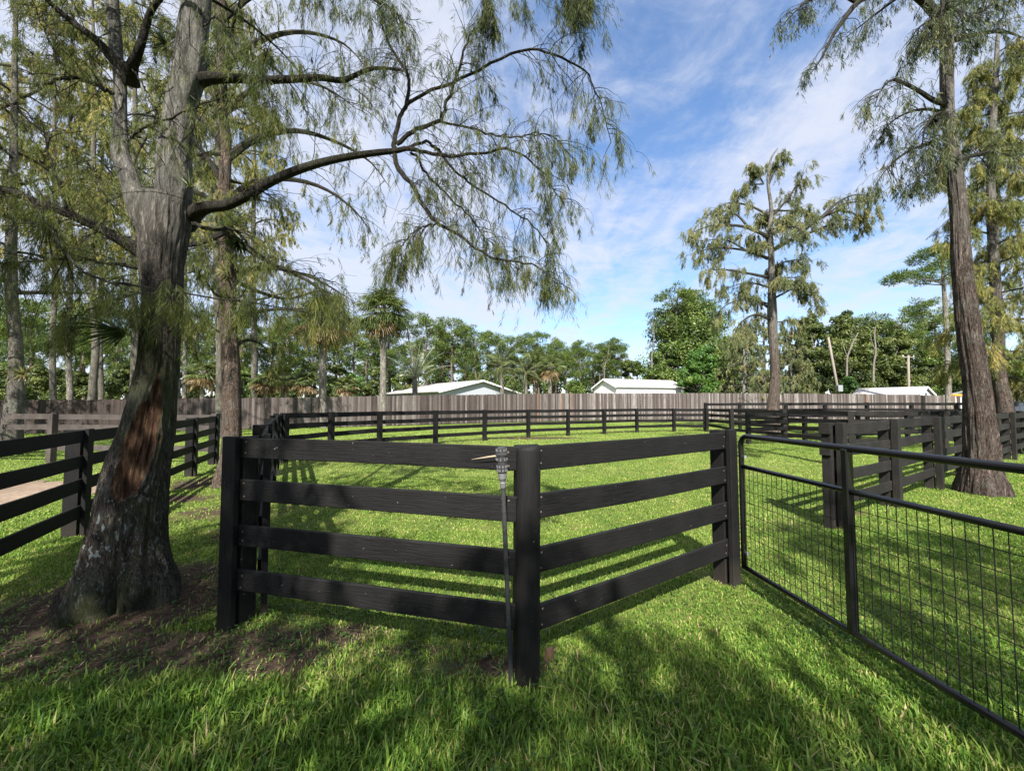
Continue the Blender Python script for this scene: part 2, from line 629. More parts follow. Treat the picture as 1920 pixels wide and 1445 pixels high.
M['bark_far'] = bark_mat("pale_bark", (0.06, 0.052, 0.045), (0.165, 0.145, 0.125), (0.29, 0.262, 0.228), 0.5, 0.2)
M['bark_pine'] = bark_mat("pine_bark", (0.05, 0.035, 0.027), (0.14, 0.105, 0.085), (0.24, 0.195, 0.165), 0.5)
M['limb'] = bark_mat("cypress_limb", (0.012, 0.010, 0.008), (0.040, 0.033, 0.027), (0.11, 0.096, 0.082), 2.0, 0.3, (0.11, 0.118, 0.098), 0.25)
M['twig'] = plain_mat("twig", (0.12, 0.105, 0.085), 0.85, 0.5, 6)
M['needle_dark'] = leaf_mat("cypress_spray_green", [(0.0, (0.024, 0.038, 0.010)), (0.5, (0.088, 0.108, 0.026)), (0.8, (0.165, 0.165, 0.040)), (1.0, (0.24, 0.185, 0.055))], 0.5)
M['needle_olive'] = leaf_mat("cypress_spray_olive", [(0.0, (0.038, 0.050, 0.016)), (0.45, (0.135, 0.150, 0.042)), (0.75, (0.245, 0.225, 0.064)), (1.0, (0.33, 0.25, 0.09))], 0.42)
M['needle_pale'] = leaf_mat("cypress_spray_grey_green", [(0.0, (0.045, 0.06, 0.03)), (0.45, (0.108, 0.128, 0.052)), (0.75, (0.185, 0.188, 0.076)), (1.0, (0.26, 0.21, 0.088))], 0.35)
M['needle_grey'] = leaf_mat("cypress_spray_dark_green", [(0.0, (0.020, 0.032, 0.015)), (0.5, (0.066, 0.084, 0.034)), (0.8, (0.125, 0.13, 0.052)), (1.0, (0.19, 0.15, 0.065))], 0.35)  # darker grey-green of these sprays' own
M['pine'] = leaf_mat("pine_needles", [(0.0, (0.024, 0.044, 0.012)), (0.5, (0.078, 0.120, 0.027)), (1.0, (0.18, 0.215, 0.045))], 0.35)
M['leaf_dark'] = leaf_mat("broad_leaf_dark", [(0.0, (0.018, 0.034, 0.009)), (0.5, (0.076, 0.120, 0.024)), (1.0, (0.18, 0.215, 0.045))], 0.28, 0.42, patch=(0.35, 0.5))
M['leaf_bright'] = leaf_mat("broad_leaf_bright", [(0.0, (0.020, 0.052, 0.010)), (0.5, (0.055, 0.125, 0.022)), (1.0, (0.15, 0.21, 0.04))], 0.3, 0.42)
M['leaf_olive'] = leaf_mat("broad_leaf_olive", [(0.0, (0.020, 0.032, 0.010)), (0.5, (0.064, 0.088, 0.021)), (1.0, (0.155, 0.17, 0.043))], 0.28, 0.45, patch=(0.35, 0.5))
M['palm'] = leaf_mat("palm_leaf", [(0.0, (0.10, 0.065, 0.03)), (0.16, (0.24, 0.17, 0.085)), (0.22, (0.03, 0.048, 0.016)), (0.6, (0.075, 0.10, 0.03)), (1.0, (0.19, 0.19, 0.06))], 0.25, 0.4)
M['palm_silver'] = leaf_mat("silver_palm_leaf", [(0.0, (0.13, 0.15, 0.10)), (1.0, (0.38, 0.40, 0.31))], 0.15, 0.5)
M['airplant'] = leaf_mat("air_plant_leaf", [(0.0, (0.012, 0.022, 0.008)), (0.5, (0.05, 0.075, 0.025)), (0.8, (0.20, 0.20, 0.075)), (1.0, (0.16, 0.10, 0.05))], 0.3, 0.4)
M['clover'] = leaf_mat("clover_leaf", [(0.0, (0.02, 0.045, 0.010)), (1.0, (0.07, 0.12, 0.026))], 0.3)
M['white_paint'] = plain_mat("white_boards", (0.62, 0.60, 0.62), 0.6, 0.06)
M['wall_grey'] = plain_mat("pale_grey_wall", (0.27, 0.285, 0.315), 0.7, 0.06)
M['roof'] = plain_mat("white_metal_roof", (0.29, 0.275, 0.265), 0.55, 0.25, 1.2)
M['glass'] = plain_mat("dark_window_glass", (0.05, 0.06, 0.07), 0.1, 0.05, spec=0.6)
M['pole'] = plain_mat("weathered_pole", (0.17, 0.145, 0.125), 0.85, 0.35, 8, streak=True)
M['black_plastic'] = plain_mat("black_painted_pipe", (0.03, 0.03, 0.032), 0.4, 0.9, 60)
M['car_paint'] = plain_mat("black_car_paint", (0.006, 0.006, 0.008), 0.12, 0.1, spec=0.6)
M['rubber'] = plain_mat("tyre_rubber", (0.015, 0.015, 0.015), 0.8)
M['orange'] = plain_mat("orange_plastic", (0.72, 0.24, 0.03), 0.5)
M['stone'] = plain_mat("pinkish_stone", (0.30, 0.205, 0.155), 0.9, 0.35, 14)
M['chip'] = plain_mat("split_brown_wood", (0.12, 0.068, 0.042), 0.85, 0.5, 14)
M['worn_highlight_plastic'] = plain_mat("scuffed_highlight_plastic", (0.10, 0.10, 0.105), 0.45, 0.8, 80)  # lighter grey: scuffs plus highlights painted onto ribs and coupling
M['straw'] = plain_mat("split_raw_wood", (0.30, 0.24, 0.17), 0.8, 0.3, 30)


def fence_wood():
    k = NT("weathered_picket_wood")
    t = k.attr("tint")
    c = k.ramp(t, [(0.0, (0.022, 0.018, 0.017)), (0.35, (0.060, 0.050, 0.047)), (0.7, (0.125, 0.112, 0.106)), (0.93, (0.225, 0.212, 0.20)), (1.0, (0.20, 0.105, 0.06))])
    g = k.noise(k.pos((7, 7, 0.55)), 2.0, 6, 0.75)
    c = k.mix(k.math('MULTIPLY', k.ramp(g, [(0.38, 1), (0.62, 0)]), 0.75), c, (0.055, 0.042, 0.038))
    w = k.noise(k.pos((0.22, 0.22, 0.6)), 1.6, 4, 0.6)
    c = k.mix(k.math('MULTIPLY', k.ramp(w, [(0.5, 0), (0.75, 1)]), 0.4), c, (0.07, 0.053, 0.05))
    return k.done(k.principled(c, 0.9, g, 0.01, 0.4, spec=0.1))


M['picket'] = fence_wood()


def ground_mat():
    k = NT("lawn_soil")
    p = k.pos()
    big = k.noise(p, 0.22, 4, 0.6)
    mid = k.noise(p, 1.3, 4, 0.6)
    fine = k.noise(p, 26, 5, 0.7)
    g = k.ramp(k.math('ADD', k.math('MULTIPLY', big, 0.5), k.math('MULTIPLY', mid, 0.5)), [(0.32, (0.085, 0.135, 0.022)), (0.5, (0.15, 0.198, 0.036)), (0.68, (0.25, 0.235, 0.075))])
    g = k.mix(k.ramp(fine, [(0.3, 0.55), (0.7, 0.0)]), g, (0.045, 0.062, 0.014))
    s = k.ramp(fine, [(0.25, (0.018, 0.013, 0.009)), (0.55, (0.052, 0.036, 0.025)), (0.8, (0.125, 0.09, 0.062))])
    d = k.math('ADD', k.attr("dirt"), k.math('MULTIPLY', k.math('SUBTRACT', k.noise(p, 5, 4, 0.65), 0.5), 0.9))
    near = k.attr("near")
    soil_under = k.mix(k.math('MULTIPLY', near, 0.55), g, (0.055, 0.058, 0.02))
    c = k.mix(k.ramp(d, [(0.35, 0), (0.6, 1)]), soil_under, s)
    h = k.math('ADD', fine, k.math('MULTIPLY', mid, 0.6))
    return k.done(k.principled(c, 0.95, h, 0.03, 0.7, spec=0.1))


def sand_mat():
    k = NT("sandy_track_soil")
    p = k.pos()
    f = k.noise(p, 14, 6, 0.7)
    b = k.noise(p, 1.1, 4, 0.6)
    c = k.ramp(k.math('ADD', k.math('MULTIPLY', f, 0.5), k.math('MULTIPLY', b, 0.5)), [(0.3, (0.08, 0.058, 0.042)), (0.5, (0.165, 0.123, 0.090)), (0.7, (0.26, 0.205, 0.155))])
    return k.done(k.principled(c, 0.95, f, 0.02, 0.7, spec=0.1))


M['lawn'] = ground_mat()
M['sand'] = sand_mat()

# ------------------------------------------------------------------ lawn, bare soil, sandy track
TREE_FOOT = np.array((-3.22, 3.28))
PIX_DIRT = [  # bare patches: (photo pixel, radius x, radius y, strength)
    (40, 1245, 0.95, 0.26, 0.85), (225, 1232, 0.85, 0.26, 0.85), (420, 1205, 0.65, 0.26, 0.85), (510, 1235, 0.55, 0.20, 0.95), (640, 1190, 0.45, 0.16, 0.9), (780, 1215, 0.35, 0.12, 0.7), (840, 1255, 0.30, 0.10, 0.7), (60, 1160, 0.7, 0.4, 0.6),
    (690, 1195, 0.16, 0.1, 0.7), (925, 1250, 0.20, 0.13, 0.9), (1000, 1255, 0.16, 0.10, 0.8), (1360, 1085, 0.20, 0.16, 0.8),
    (375, 905, 0.9, 0.8, 0.75), (330, 935, 0.9, 0.4, 0.75), (430, 1000, 0.4, 0.5, 0.7), (390, 960, 0.6, 0.6, 0.65),
    (1000, 821, 2.8, 0.8, 0.85), (840, 836, 1.7, 0.8, 0.8), (700, 845, 1.4, 0.7, 0.8), (610, 850, 1.2, 0.7, 0.7), (1180, 809, 2.4, 0.7, 0.7), (850, 800, 5.0, 1.6, 0.45), (1100, 792, 6.0, 2.0, 0.4), (1340, 803, 1.6, 0.8, 0.6),
    (545, 925, 0.35, 0.9, 0.5), (520, 960, 0.25, 0.7, 0.5), (1590, 960, 0.35, 0.3, 0.6), (1850, 925, 0.8, 0.4, 0.4), (1470, 812, 3.2, 0.7, 0.4)]
DIRT = [(*G(px, py)[:2], a, b, s) for px, py, a, b, s in PIX_DIRT]


def dirt_at(x, y):
    d = np.zeros(np.broadcast(x, y).shape)
    for cx, cyy, a, b, s in DIRT:
        d = np.maximum(d, s * np.exp(-(((x - cx) / a) ** 2 + ((y - cyy) / b) ** 2) * 0.8))
    r = np.hypot(x - TREE_FOOT[0], y - TREE_FOOT[1])
    d = np.maximum(d, 0.95 * np.clip(1.7 - r / 0.75, 0, 1))
    return d


def ground_z(x, y):
    near = np.clip(1.4 - np.hypot(x, y) / 30.0, 0, 1)
    z = (fbm(np.asarray(x) * 0.5, np.asarray(y) * 0.5, 0.3, 3) - 0.5) * 0.05 * near
    r = np.hypot(x - TREE_FOOT[0], y - TREE_FOOT[1])
    return z + 0.05 * np.exp(-(r / 0.7) ** 2)


def make_ground():
    def axis(lo, hi, step):
        mid = np.arange(lo, hi + 1e-6, step)
        out = np.array([2, 5, 10, 20, 45, 100, 220, 400.0])
        return np.concatenate([lo - out[::-1], mid, hi + out])
    xs, ys = axis(-14, 14, 0.14), axis(0.2, 26, 0.14)
    X, Y = np.meshgrid(xs, ys, indexing='ij')
    Z = ground_z(X, Y)
    b = Buf()
    n, m = X.shape
    idx = np.arange(n * m).reshape(n, m)
    Q = np.stack([idx[:-1, :-1], idx[1:, :-1], idx[1:, 1:], idx[:-1, 1:]], -1).reshape(-1, 4)
    b.add(np.stack([X, Y, Z], -1).reshape(-1, 3), Q)
    b.attr["dirt"] = dirt_at(X, Y).ravel()
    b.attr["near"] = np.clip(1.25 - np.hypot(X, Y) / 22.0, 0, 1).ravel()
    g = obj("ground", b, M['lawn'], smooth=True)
    tag(g, kind="structure")


make_ground()

TRACK = np.array([(-26, 7.3, 1.6), (-16, 7.15, 1.5), (-11.5, 7.1, 1.4), (-9.2, 7.3, 1.25), (-8.3, 8.1, 0.95), (-8.9, 9.7, 0.65)])


def make_track():
    p = resample(TRACK, 90)
    b = Buf()
    rows = []
    for i, (x, y, w) in enumerate(p):
        t = p[min(i + 1, 89)][:2] - p[max(i - 1, 0)][:2]
        nrm = unit(np.array((-t[1], t[0])))
        j1 = w * (0.82 + 0.36 * vnoise(i * 0.33, 1.0))
        j2 = w * (0.82 + 0.36 * vnoise(i * 0.33, 9.0))
        row = []
        for k in np.linspace(-1, 1, 9):
            q = np.array((x, y)) + nrm * (k * (j1 if k < 0 else j2))
            row.append((q[0], q[1], float(ground_z(q[0], q[1])) + 0.012 + 0.008 * (1 - k * k)))
        rows.append(row)
    idx = np.arange(90 * 9).reshape(90, 9)
    Q = np.stack([idx[:-1, :-1], idx[:-1, 1:], idx[1:, 1:], idx[1:, :-1]], -1).reshape(-1, 4)
    b.add(np.array(rows).reshape(-1, 3), Q)
    o = obj("path", b, M['sand'], smooth=True)
    tag(o, kind="structure")
    return p


TRACK_P = make_track()


def on_track(x, y):
    d = np.full(x.shape, 9.0)
    for cx, cyy, w in TRACK_P[::2]:
        d = np.minimum(d, np.hypot(x - cx, y - cyy) / w)
    return d < 0.93


def grass_mat():
    k = NT("grass_blade")
    t = k.attr("tint")
    p = k.pos()
    n1 = k.noise(p, 0.5, 3, 0.6)
    n2 = k.noise(p, 2.6, 3, 0.6)
    f = k.math('ADD', t, k.math('ADD', k.math('MULTIPLY', k.math('SUBTRACT', n1, 0.5), 0.85), k.math('MULTIPLY', k.math('SUBTRACT', n2, 0.5), 0.85)), True)
    col = k.ramp(f, [(0.0, (0.030, 0.074, 0.011)), (0.35, (0.094, 0.182, 0.024)), (0.62, (0.185, 0.275, 0.046)), (0.88, (0.29, 0.31, 0.085)), (1.0, (0.40, 0.32, 0.16))])
    pr = k.principled(col, 0.5, spec=0.2)
    tr = k.n("ShaderNodeBsdfTranslucent")
    k.l(k.mix(1.0, col, (1.0, 1.1, 0.5), 'MULTIPLY'), tr.inputs[0])
    m = k.n("ShaderNodeMixShader")
    m.inputs[0].default_value = 0.38
    k.l(pr.outputs[0], m.inputs[1])
    k.l(tr.outputs[0], m.inputs[2])
    return k.done(m)


M['grass'] = grass_mat()


def make_grass():
    near, far = Buf(), Buf()
    bands = [(0.9, 3.0, 8200, 0.0072, True), (3.0, 5.2, 5000, 0.0078, True), (5.2, 9.0, 1500, 0.013, True), (9.0, 16.0, 520, 0.024, False), (16.0, 34.0, 130, 0.05, False)]
    for y0, y1, dens, w, fine in bands:
        area = 1.36 * (y1 ** 2 - y0 ** 2) + 4.0 * (y1 - y0)
        N = int(area * dens)
        y = np.sqrt(y0 ** 2 + rng.random(N) * (y1 ** 2 - y0 ** 2))
        x = (rng.random(N) * 2 - 1) * (1.38 * y + 2.0)
        dn = dirt_at(x, y) + (fbm(x * 5, y * 5, 2.0, 3) - 0.5) * 0.9
        keep = (rng.random(N) > np.clip((dn - 0.22) * 2.2, 0, 0.95)) & ~on_track(x, y)
        x, y, dn = x[keep], y[keep], dn[keep]
        N = len(x)
        # tall tufts in the unmown front, short turf inside the paddock
        tall = np.clip((2.9 - y - 0.15 * x) / 0.9, 0, 1) * np.clip(1.3 - dirt_at(x, y) * 1.5, 0.2, 1)
        clump = fbm(x * 2.2, y * 2.2, 5.0, 3)
        L = (0.026 + 0.033 * tall * (0.15 + 1.4 * clump)) * (0.6 + 0.8 * rng.random(N))
        L *= np.where(rng.random(N) < 0.08 * (0.3 + tall), 1.8, 1.0)
        if y0 >= 9: L *= 1.15
        W = w * (0.6 + 0.8 * rng.random(N)) * np.where((tall > 0.3) & (rng.random(N) < 0.2), 1.45, 1.0)
        az = rng.random(N) * 2 * PI
        lean = rng.normal(0.45, 0.28, N)
        dx, dy = np.cos(az), np.sin(az)
        base = np.stack([x, y, ground_z(x, y) - 0.004], -1)
        out = np.stack([dx, dy, np.zeros(N)], -1)
        up = np.array((0, 0, 1.0))
        s = np.stack([-dy, dx, np.zeros(N)], -1)
        mid = base + (up + out * (lean * 0.35)[:, None]) * (L * 0.55)[:, None]
        tip = base + (up * (1 - 0.28 * lean ** 2)[:, None] + out * (lean * 1.05)[:, None]) * L[:, None]
        tint = np.clip(0.42 + rng.normal(0, 0.20, N) + (rng.random(N) < 0.05) * 0.5 + np.clip(dn, 0, 0.5) * 0.35, 0, 1)
        ww = (W / 2)[:, None]
        if fine:
            V = np.stack([base - s * ww * 0.7, base + s * ww * 0.7, mid + s * ww, mid - s * ww, tip], 1).reshape(-1, 3)
            i = np.arange(N)[:, None] * 5
            near.add(V, i + np.array([0, 1, 2, 3]), i + np.array([3, 2, 4]), tint, tint)
        else:
            V = np.stack([base - s * ww, base + s * ww, tip], 1).reshape(-1, 3)
            far.add(V, None, np.arange(N * 3).reshape(N, 3), 0.5, tint)
    a = obj("grass", near, M['grass'])
    tag(a, "long uneven green grass blades round the near board fence", "grass", kind="stuff")
    c = obj("grass", far, M['grass'])
    tag(c, "short sunlit turf inside and beyond the paddock", "grass", kind="stuff")
    # broad-leaved ground cover in the shade of the big cypress
    N = 19000
    x = rng.uniform(-4.6, 3.4, N)
    y = rng.uniform(1.4, 5.2, N)
    r = np.hypot((x + 2.2) / 2.6, (y - 2.55) / 1.1)
    wd = 0.8 * (y < 3.4) * (fbm(x * 1.7, y * 1.7, 21.0, 3) > 0.56)
    keep = (rng.random(N) < np.maximum(wd, np.exp(-r * r) * np.where(fbm(x * 2.4, y * 2.4, 8.0, 3) > 0.5, 1, 0.18))) & (np.hypot(x - TREE_FOOT[0], y - TREE_FOOT[1]) > 0.5)
    x, y = x[keep], y[keep]
    N = len(x)
    b = Buf()
    for k in range(3):
        a_ = rng.random(N) * 2 * PI
        d = unit(np.stack([np.cos(a_), np.sin(a_), rng.normal(0.25, 0.2, N)], -1))
        kites(b, np.stack([x, y, ground_z(x, y) + 0.01 + rng.random(N) * 0.03], -1), d, 0.014 + 0.016 * rng.random(N), 0.016, rng.random(N),
              0.55, unit(np.stack([-np.sin(a_), np.cos(a_), rng.normal(0, 0.25, N)], -1)))
    tag(obj("ground_cover", b, M['clover']), "low clover-like ground cover in the shade round the big cypress", "ground cover", kind="stuff")
    # fallen leaves and straw on the bare soil
    N = 12000
    x = rng.uniform(-5.5, 2.2, N)
    y = rng.uniform(1.6, 9.0, N)
    dd = dirt_at(x, y)
    keep = rng.random(N) < dd * 0.9
    x, y = x[keep], y[keep]
    N = len(x)
    b = Buf()
    a_ = rng.random(N) * 2 * PI
    d = unit(np.stack([np.cos(a_), np.sin(a_), rng.normal(0.1, 0.15, N)], -1))
    kites(b, np.stack([x, y, ground_z(x, y) + 0.012], -1), d, 0.03 + 0.05 * rng.random(N), 0.004 + 0.008 * rng.random(N) ** 3, rng.random(N), 0.5, unit(np.stack([-np.sin(a_), np.cos(a_), rng.normal(0, .2, N)], -1)))
    k = NT("dry_litter")
    M['litter'] = k.done(k.principled(k.ramp(k.attr("tint"), [(0, (0.07, 0.045, 0.03)), (0.6, (0.19, 0.14, 0.085)), (1, (0.33, 0.26, 0.17))]), 0.9))
    tag(obj("litter", b, M['litter']), "dry straw and fallen needles on the bare soil", "leaf litter", kind="stuff")


make_grass()
# ------------------------------------------------------------------ board fences
RAILS = (1.29, 0.99, 0.665, 0.335)
FENCES = {}
rz_of = lambda d: math.atan2(d[1], d[0])


def fence(name, pts, label, mat, top=1.37, rails=RAILS, bev=0.0, cover=0.0, side=1, postw=0.135, group=None, railh=0.15, tilt=0.006, skip=(), round_post=()):
    """a run of posts joined by four boards; boards on the `side` of the posts, a cover plank over each joint when cover > 0"""
    pts = [np.array((p[0], p[1], 0.0)) for p in pts]
    root = empty("board_fence", pts[0], label, "fence", group)
    pm = next(M[k + '_post'] for k in ('fence', 'fence_worn', 'fence_grey') if M[k] is mat)
    n = len(pts)
    dirs = [unit(pts[i + 1] - pts[i]) for i in range(n - 1)]
    nr = lambda d: np.array((-d[1], d[0], 0.0)) * side
    bt = 0.028
    for i, p in enumerate(pts):
        d = unit((dirs[max(i - 1, 0)] + dirs[min(i, n - 2)]))
        nn = nr(d)
        rz = math.atan2(d[1], d[0])
        g = float(ground_z(p[0], p[1]))
        b = Buf()
        jt = rng.normal(0, tilt, 2)
        h = top + rng.normal(0, 0.008)
        c = p - nn * (postw / 2 + 0.002)
        a0, a1 = c + (0, 0, g - 0.15), c + np.array((jt[0], jt[1], 0)) + (0, 0, h)
        prism(b, a0, a1, postw, postw, bev, up=nn)
        obj("post", b, pm, root)
        if cover:
            b = Buf()
            thick = cover
            c = p + nn * (bt + thick / 2 + 0.003)
            a0, a1 = c + (0, 0, g - 0.12), c + np.array((jt[0], jt[1], 0)) + (0, 0, h + 0.012)
            if i in round_post:
                K = 16
                th = np.arange(K) * 2 * PI / K
                V, zs = [], [a0[2], 0.4, 0.9, a1[2] - 0.03, a1[2] - 0.008, a1[2]]
                for z, s in zip(zs, (1, 1, 1, 1, 0.93, 0.7)):
                    for t in th:
                        f = math.sin(t)
                        r = 0.074 * s
                        q = c + d * (math.cos(t) * r) + nn * (f * r * (0.9 if f > 0 else 0.55)) + np.array((jt[0], jt[1], 0)) * z / 1.3
                        V.append((q[0], q[1], z + 0.008 * math.cos(t) * (s < 1)))
                idx = np.arange(len(zs) * K).reshape(-1, K)
                Q = np.stack([idx[:-1], np.roll(idx[:-1], -1, 1), np.roll(idx[1:], -1, 1), idx[1:]], -1).reshape(-1, 4)
                cc = len(V)
                V.append((c[0] + jt[0], c[1] + jt[1], zs[-1] + 0.006))
                T = [(cc, idx[-1][j], idx[-1][(j + 1) % K]) for j in range(K)]
                b.add(V, Q, T)
                obj("cover_post", b, pm, root, smooth=True)
            else:
                prism(b, a0, a1, thick, postw * 1.03, bev, up=d)
                obj("cover_post", b, pm, root)
    for i in range(n - 1):
        if i in skip: continue
        d, nn = dirs[i], nr(dirs[i])
        for z in rails:
            b = Buf()
            j0, j1 = rng.normal(0, 0.007, 2)
            g0, g1 = float(ground_z(*pts[i][:2])), float(ground_z(*pts[i + 1][:2]))
            e0 = 0.002 if i else -0.03
            off = nn * (bt / 2 + 0.0015)
            a, c = pts[i] + off + d * (0.004) + (0, 0, z + j0 + g0), pts[i + 1] + off - d * 0.004 + (0, 0, z + j1 + g1)
            # boards warp a little along their length
            K = 7 if bev else 3
            mids = resample(np.stack([a, (a + c) / 2 + (0, 0, rng.normal(-0.004, 0.005)) + nn * rng.normal(0, 0.003), c]), K)
            hh = railh * (1 + rng.normal(0, 0.02))
            V, ch = [], (bev if bev else 0.0)
            prof = [(-1, -1), (-1, 1), (1, 1), (1, -1)]
            if ch:
                ex, ez = bt / 2, hh / 2
                ring = [(-ex, -ez + ch), (-ex, ez - ch), (-ex + ch, ez), (ex - ch, ez), (ex, ez - ch), (ex, -ez + ch), (ex - ch, -ez), (-ex + ch, -ez)]
            else:
                ring = [(x * bt / 2, y * hh / 2) for x, y in prof]
            R_ = len(ring)
            for q in mids:
                for x, y in ring: V.append(q + nn * x + np.array((0, 0, y)))
            idx = np.arange(K * R_).reshape(K, R_)
            Q = np.stack([idx[:-1], np.roll(idx[:-1], -1, 1), np.roll(idx[1:], -1, 1), idx[1:]], -1).reshape(-1, 4)
            b.add(V, Q)
            for e in (0, K - 1):
                T = [(idx[e][0], idx[e][j], idx[e][j + 1]) for j in range(1, R_ - 1)]
                b.add(np.array(V), None, T)
            if bev:
                # nail heads near each end
                for q, sg in ((a, 1), (c, -1)):
                    for zz in (-0.042, 0.040):
                        box(b, q + d * sg * (0.095 + rng.normal(0, 0.006)) + nn * (bt / 2 + 0.001) + (0, 0, zz + rng.normal(0, 0.006)), (0.010, 0.004, 0.010), rz=rz_of(d), tint=1.0)
            obj("rail", b, mat, root)
    FENCES[name] = root
    return root


N1, N2, N3 = np.array((-2.04, 3.0)), np.array((0.08, 2.46)), np.array((1.985, 3.73))
fence("near", [N1, N2, N3], "near black board fence of two panels meeting at a rounded post", M['fence'], bev=0.005, cover=0.045, side=-1, postw=0.118, round_post=(1,))
C1 = np.array((-6.5, 11.2))
left_side = [N1 + np.array((0.10, 0.16))] + [np.array((-2.05, 3.15)) * (1 - t) + C1 * t for t in (0.25, 0.5, 0.75, 1.0)]
left_side[0] = np.array((-1.98, 3.17))
fence("arena_side", left_side, "black board fence running back from the near fence to the curved lawn fence", M["fence"], bev=0.0, cover=0.045, side=-1)
back = [(-6.45, 11.3), (-5.95, 13.1), (-4.82, 14.5), (-3.15, 16.3), (-1.28, 18.1), (0.76, 19.8), (2.86, 20.8), (5.0, 22.0), (7.2, 23.3), (9.6, 23.9), (11.6, 24.0)]
fence("arena_back", back, "long black board fence curving across the back of the sunny lawn", M['fence'], side=1, postw=0.15)
lane = [(-3.55, 1.45), (-4.45, 3.2), (-5.38, 5.05), (-6.3, 7.05), (-7.2, 9.1), (-8.05, 10.9)]
fence("lane", lane, "black board fence behind the big leaning cypress beside the sandy track", M['fence'], top=1.30, rails=(1.215, 0.92, 0.62, 0.31), cover=0.04, side=-1)
fence("lane_back", [(-8.1, 11.05), (-10.5, 11.2), (-12.95, 11.4), (-15.4, 11.6), (-17.9, 11.8), (-20.4, 12.0), (-22.9, 12.2), (-25.4, 12.4)], "weathered grey board fence beyond the sandy track, before the dark plank fence", M['fence_grey'], side=-1, rails=(1.27, 0.97, 0.40), top=1.36, postw=0.15)
fence("right_near", [(4.35, 5.42), (6.05, 6.45), (8.1, 7.74), (10.15, 9.05), (12.2, 10.3), (14.6, 11.8), (16.7, 13.0)], "thick posted black fence passing behind the big reddish trunk", M['fence_worn'], bev=0.004, cover=0.09, side=-1, postw=0.13)
fence("right_mid", [(12.3, 25.4), (11.25, 20.4), (11.6, 17.0), (11.9, 14.1), (15.9, 14.9), (19.6, 15.6)], "black board fence standing behind the end of the thick posted fence", M['fence_worn'], side=1, postw=0.17)
fence("right_far", [(11.75, 24.2), (13.9, 24.4), (16.4, 23.9), (18.5, 23.6), (20.8, 23.4), (23.2, 23.2), (25.6, 23.0), (28.0, 22.8), (31, 22.6)], "farther black board fence with a high top rail in front of the grey plank fence", M['fence'], side=-1, top=1.72, rails=(1.64, 1.30, 0.95, 0.6), postw=0.15)
fence("right_inner", [(9.7, 16.4), (12.6, 17.2), (15.6, 18.0), (18.6, 18.8), (21.5, 19.5)], "low black board fence crossing in front of the tall olive cypress", M['fence'], side=-1, top=1.30, rails=(1.2, 0.9, 0.6, 0.3), postw=0.14)
# short boards nailed beside the end post of the thick posted fence
b = Buf()
p0 = np.array((4.20, 5.36, 0))
box(b, p0 + (0, 0, 0.62), (0.06, 0.11, 1.34), rz=0.54, bev=0.004)
obj("end_plank", b, M['fence_worn_post'], FENCES["right_near"])
for z in (1.30, 1.02):
    b = Buf()
    box(b, p0 + (-0.045, -0.02, z), (0.025, 0.13, 0.15), rz=0.54, bev=0.004)
    obj("end_block", b, M['fence_worn'], FENCES["right_near"])
# split sliver on the top rail of the near fence
b = Buf()
q = P(938, 852, 2.43)
ribbons(b, np.array([[P(938, 853, 2.425), P(915, 856, 2.45), P(884, 861, 2.49)]]), np.array([[0, 0, 1.0]]), np.array([[0.010, 0.008, 0.001]]))
obj("splinter", b, M['straw'], FENCES["near"])


# ------------------------------------------------------------------ tall plank fences
def plank_fence(pts, heights, label, seed, dark=0.0):  # dark: tree shade put into the plank colour
    r = np.random.default_rng(seed)
    root = empty("plank_fence", (pts[0][0], pts[0][1], 0), label, "fence")
    b = Buf()
    rail = Buf()
    for (a, ha), (c, hc) in zip(zip(pts[:-1], heights[:-1]), zip(pts[1:], heights[1:])):
        a, c = np.array((*a, 0.0)), np.array((*c, 0.0))
        L = np.linalg.norm(c - a)
        d = (c - a) / L
        nn = np.array((d[1], -d[0], 0))
        if nn[1] > 0: nn = -nn
        n = int(L / 0.152)
        for i in range(n):
            t = (i + 0.5) / n
            x = a + d * (L * t)
            h = ha + (hc - ha) * t + r.normal(0, 0.014) + 0.05 * (vnoise(i * 0.05, seed) - 0.5)
            w = 0.148 * (1 + r.normal(0, 0.03))
            z0 = 0.03 + abs(r.normal(0, 0.025))
            tint = 1.0 if r.random() < 0.012 else np.clip(r.beta(1.1, 1.25) * 0.86 + 0.13 * np.clip((x[0] + 2) / 12, -2.4, 0.9) - dark, 0, 0.93)  # tint falls leftward: browner planks plus shade painted into their colour
            M3 = np.stack([d, np.cross((0, 0, 1), d), (0, 0, 1)], 1)
            ang = r.normal(0, 0.006)
            M3 = M3 @ np.array([[math.cos(ang), 0, math.sin(ang)], [0, 1, 0], [-math.sin(ang), 0, math.cos(ang)]])
            box(b, x + nn * r.normal(0, 0.004) + (0, 0, (h + z0) / 2), (w, 0.018, h - z0), tint=tint, M=M3)
        for f in (0.16, 0.5, 0.84):
            prism(rail, a - nn * 0.05 + (0, 0, ha * f), c - nn * 0.05 + (0, 0, hc * f), 0.04, 0.09)
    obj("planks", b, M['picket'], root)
    obj("rail", rail, M['picket'], root)
    return root


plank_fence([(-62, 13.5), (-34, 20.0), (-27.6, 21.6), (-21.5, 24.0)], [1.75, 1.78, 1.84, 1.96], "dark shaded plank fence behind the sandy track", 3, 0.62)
plank_fence([(-21.4, 24.05), (-16.2, 26.06), (-6.0, 32.0), (7.6, 40.0), (20, 42.2), (36.5, 42.6), (48, 42.8), (60, 44)], [1.96, 2.02, 2.35, 2.72, 2.8, 2.72, 2.5, 2.5], "long sun-bleached grey plank fence across the back of the lawn", 5)


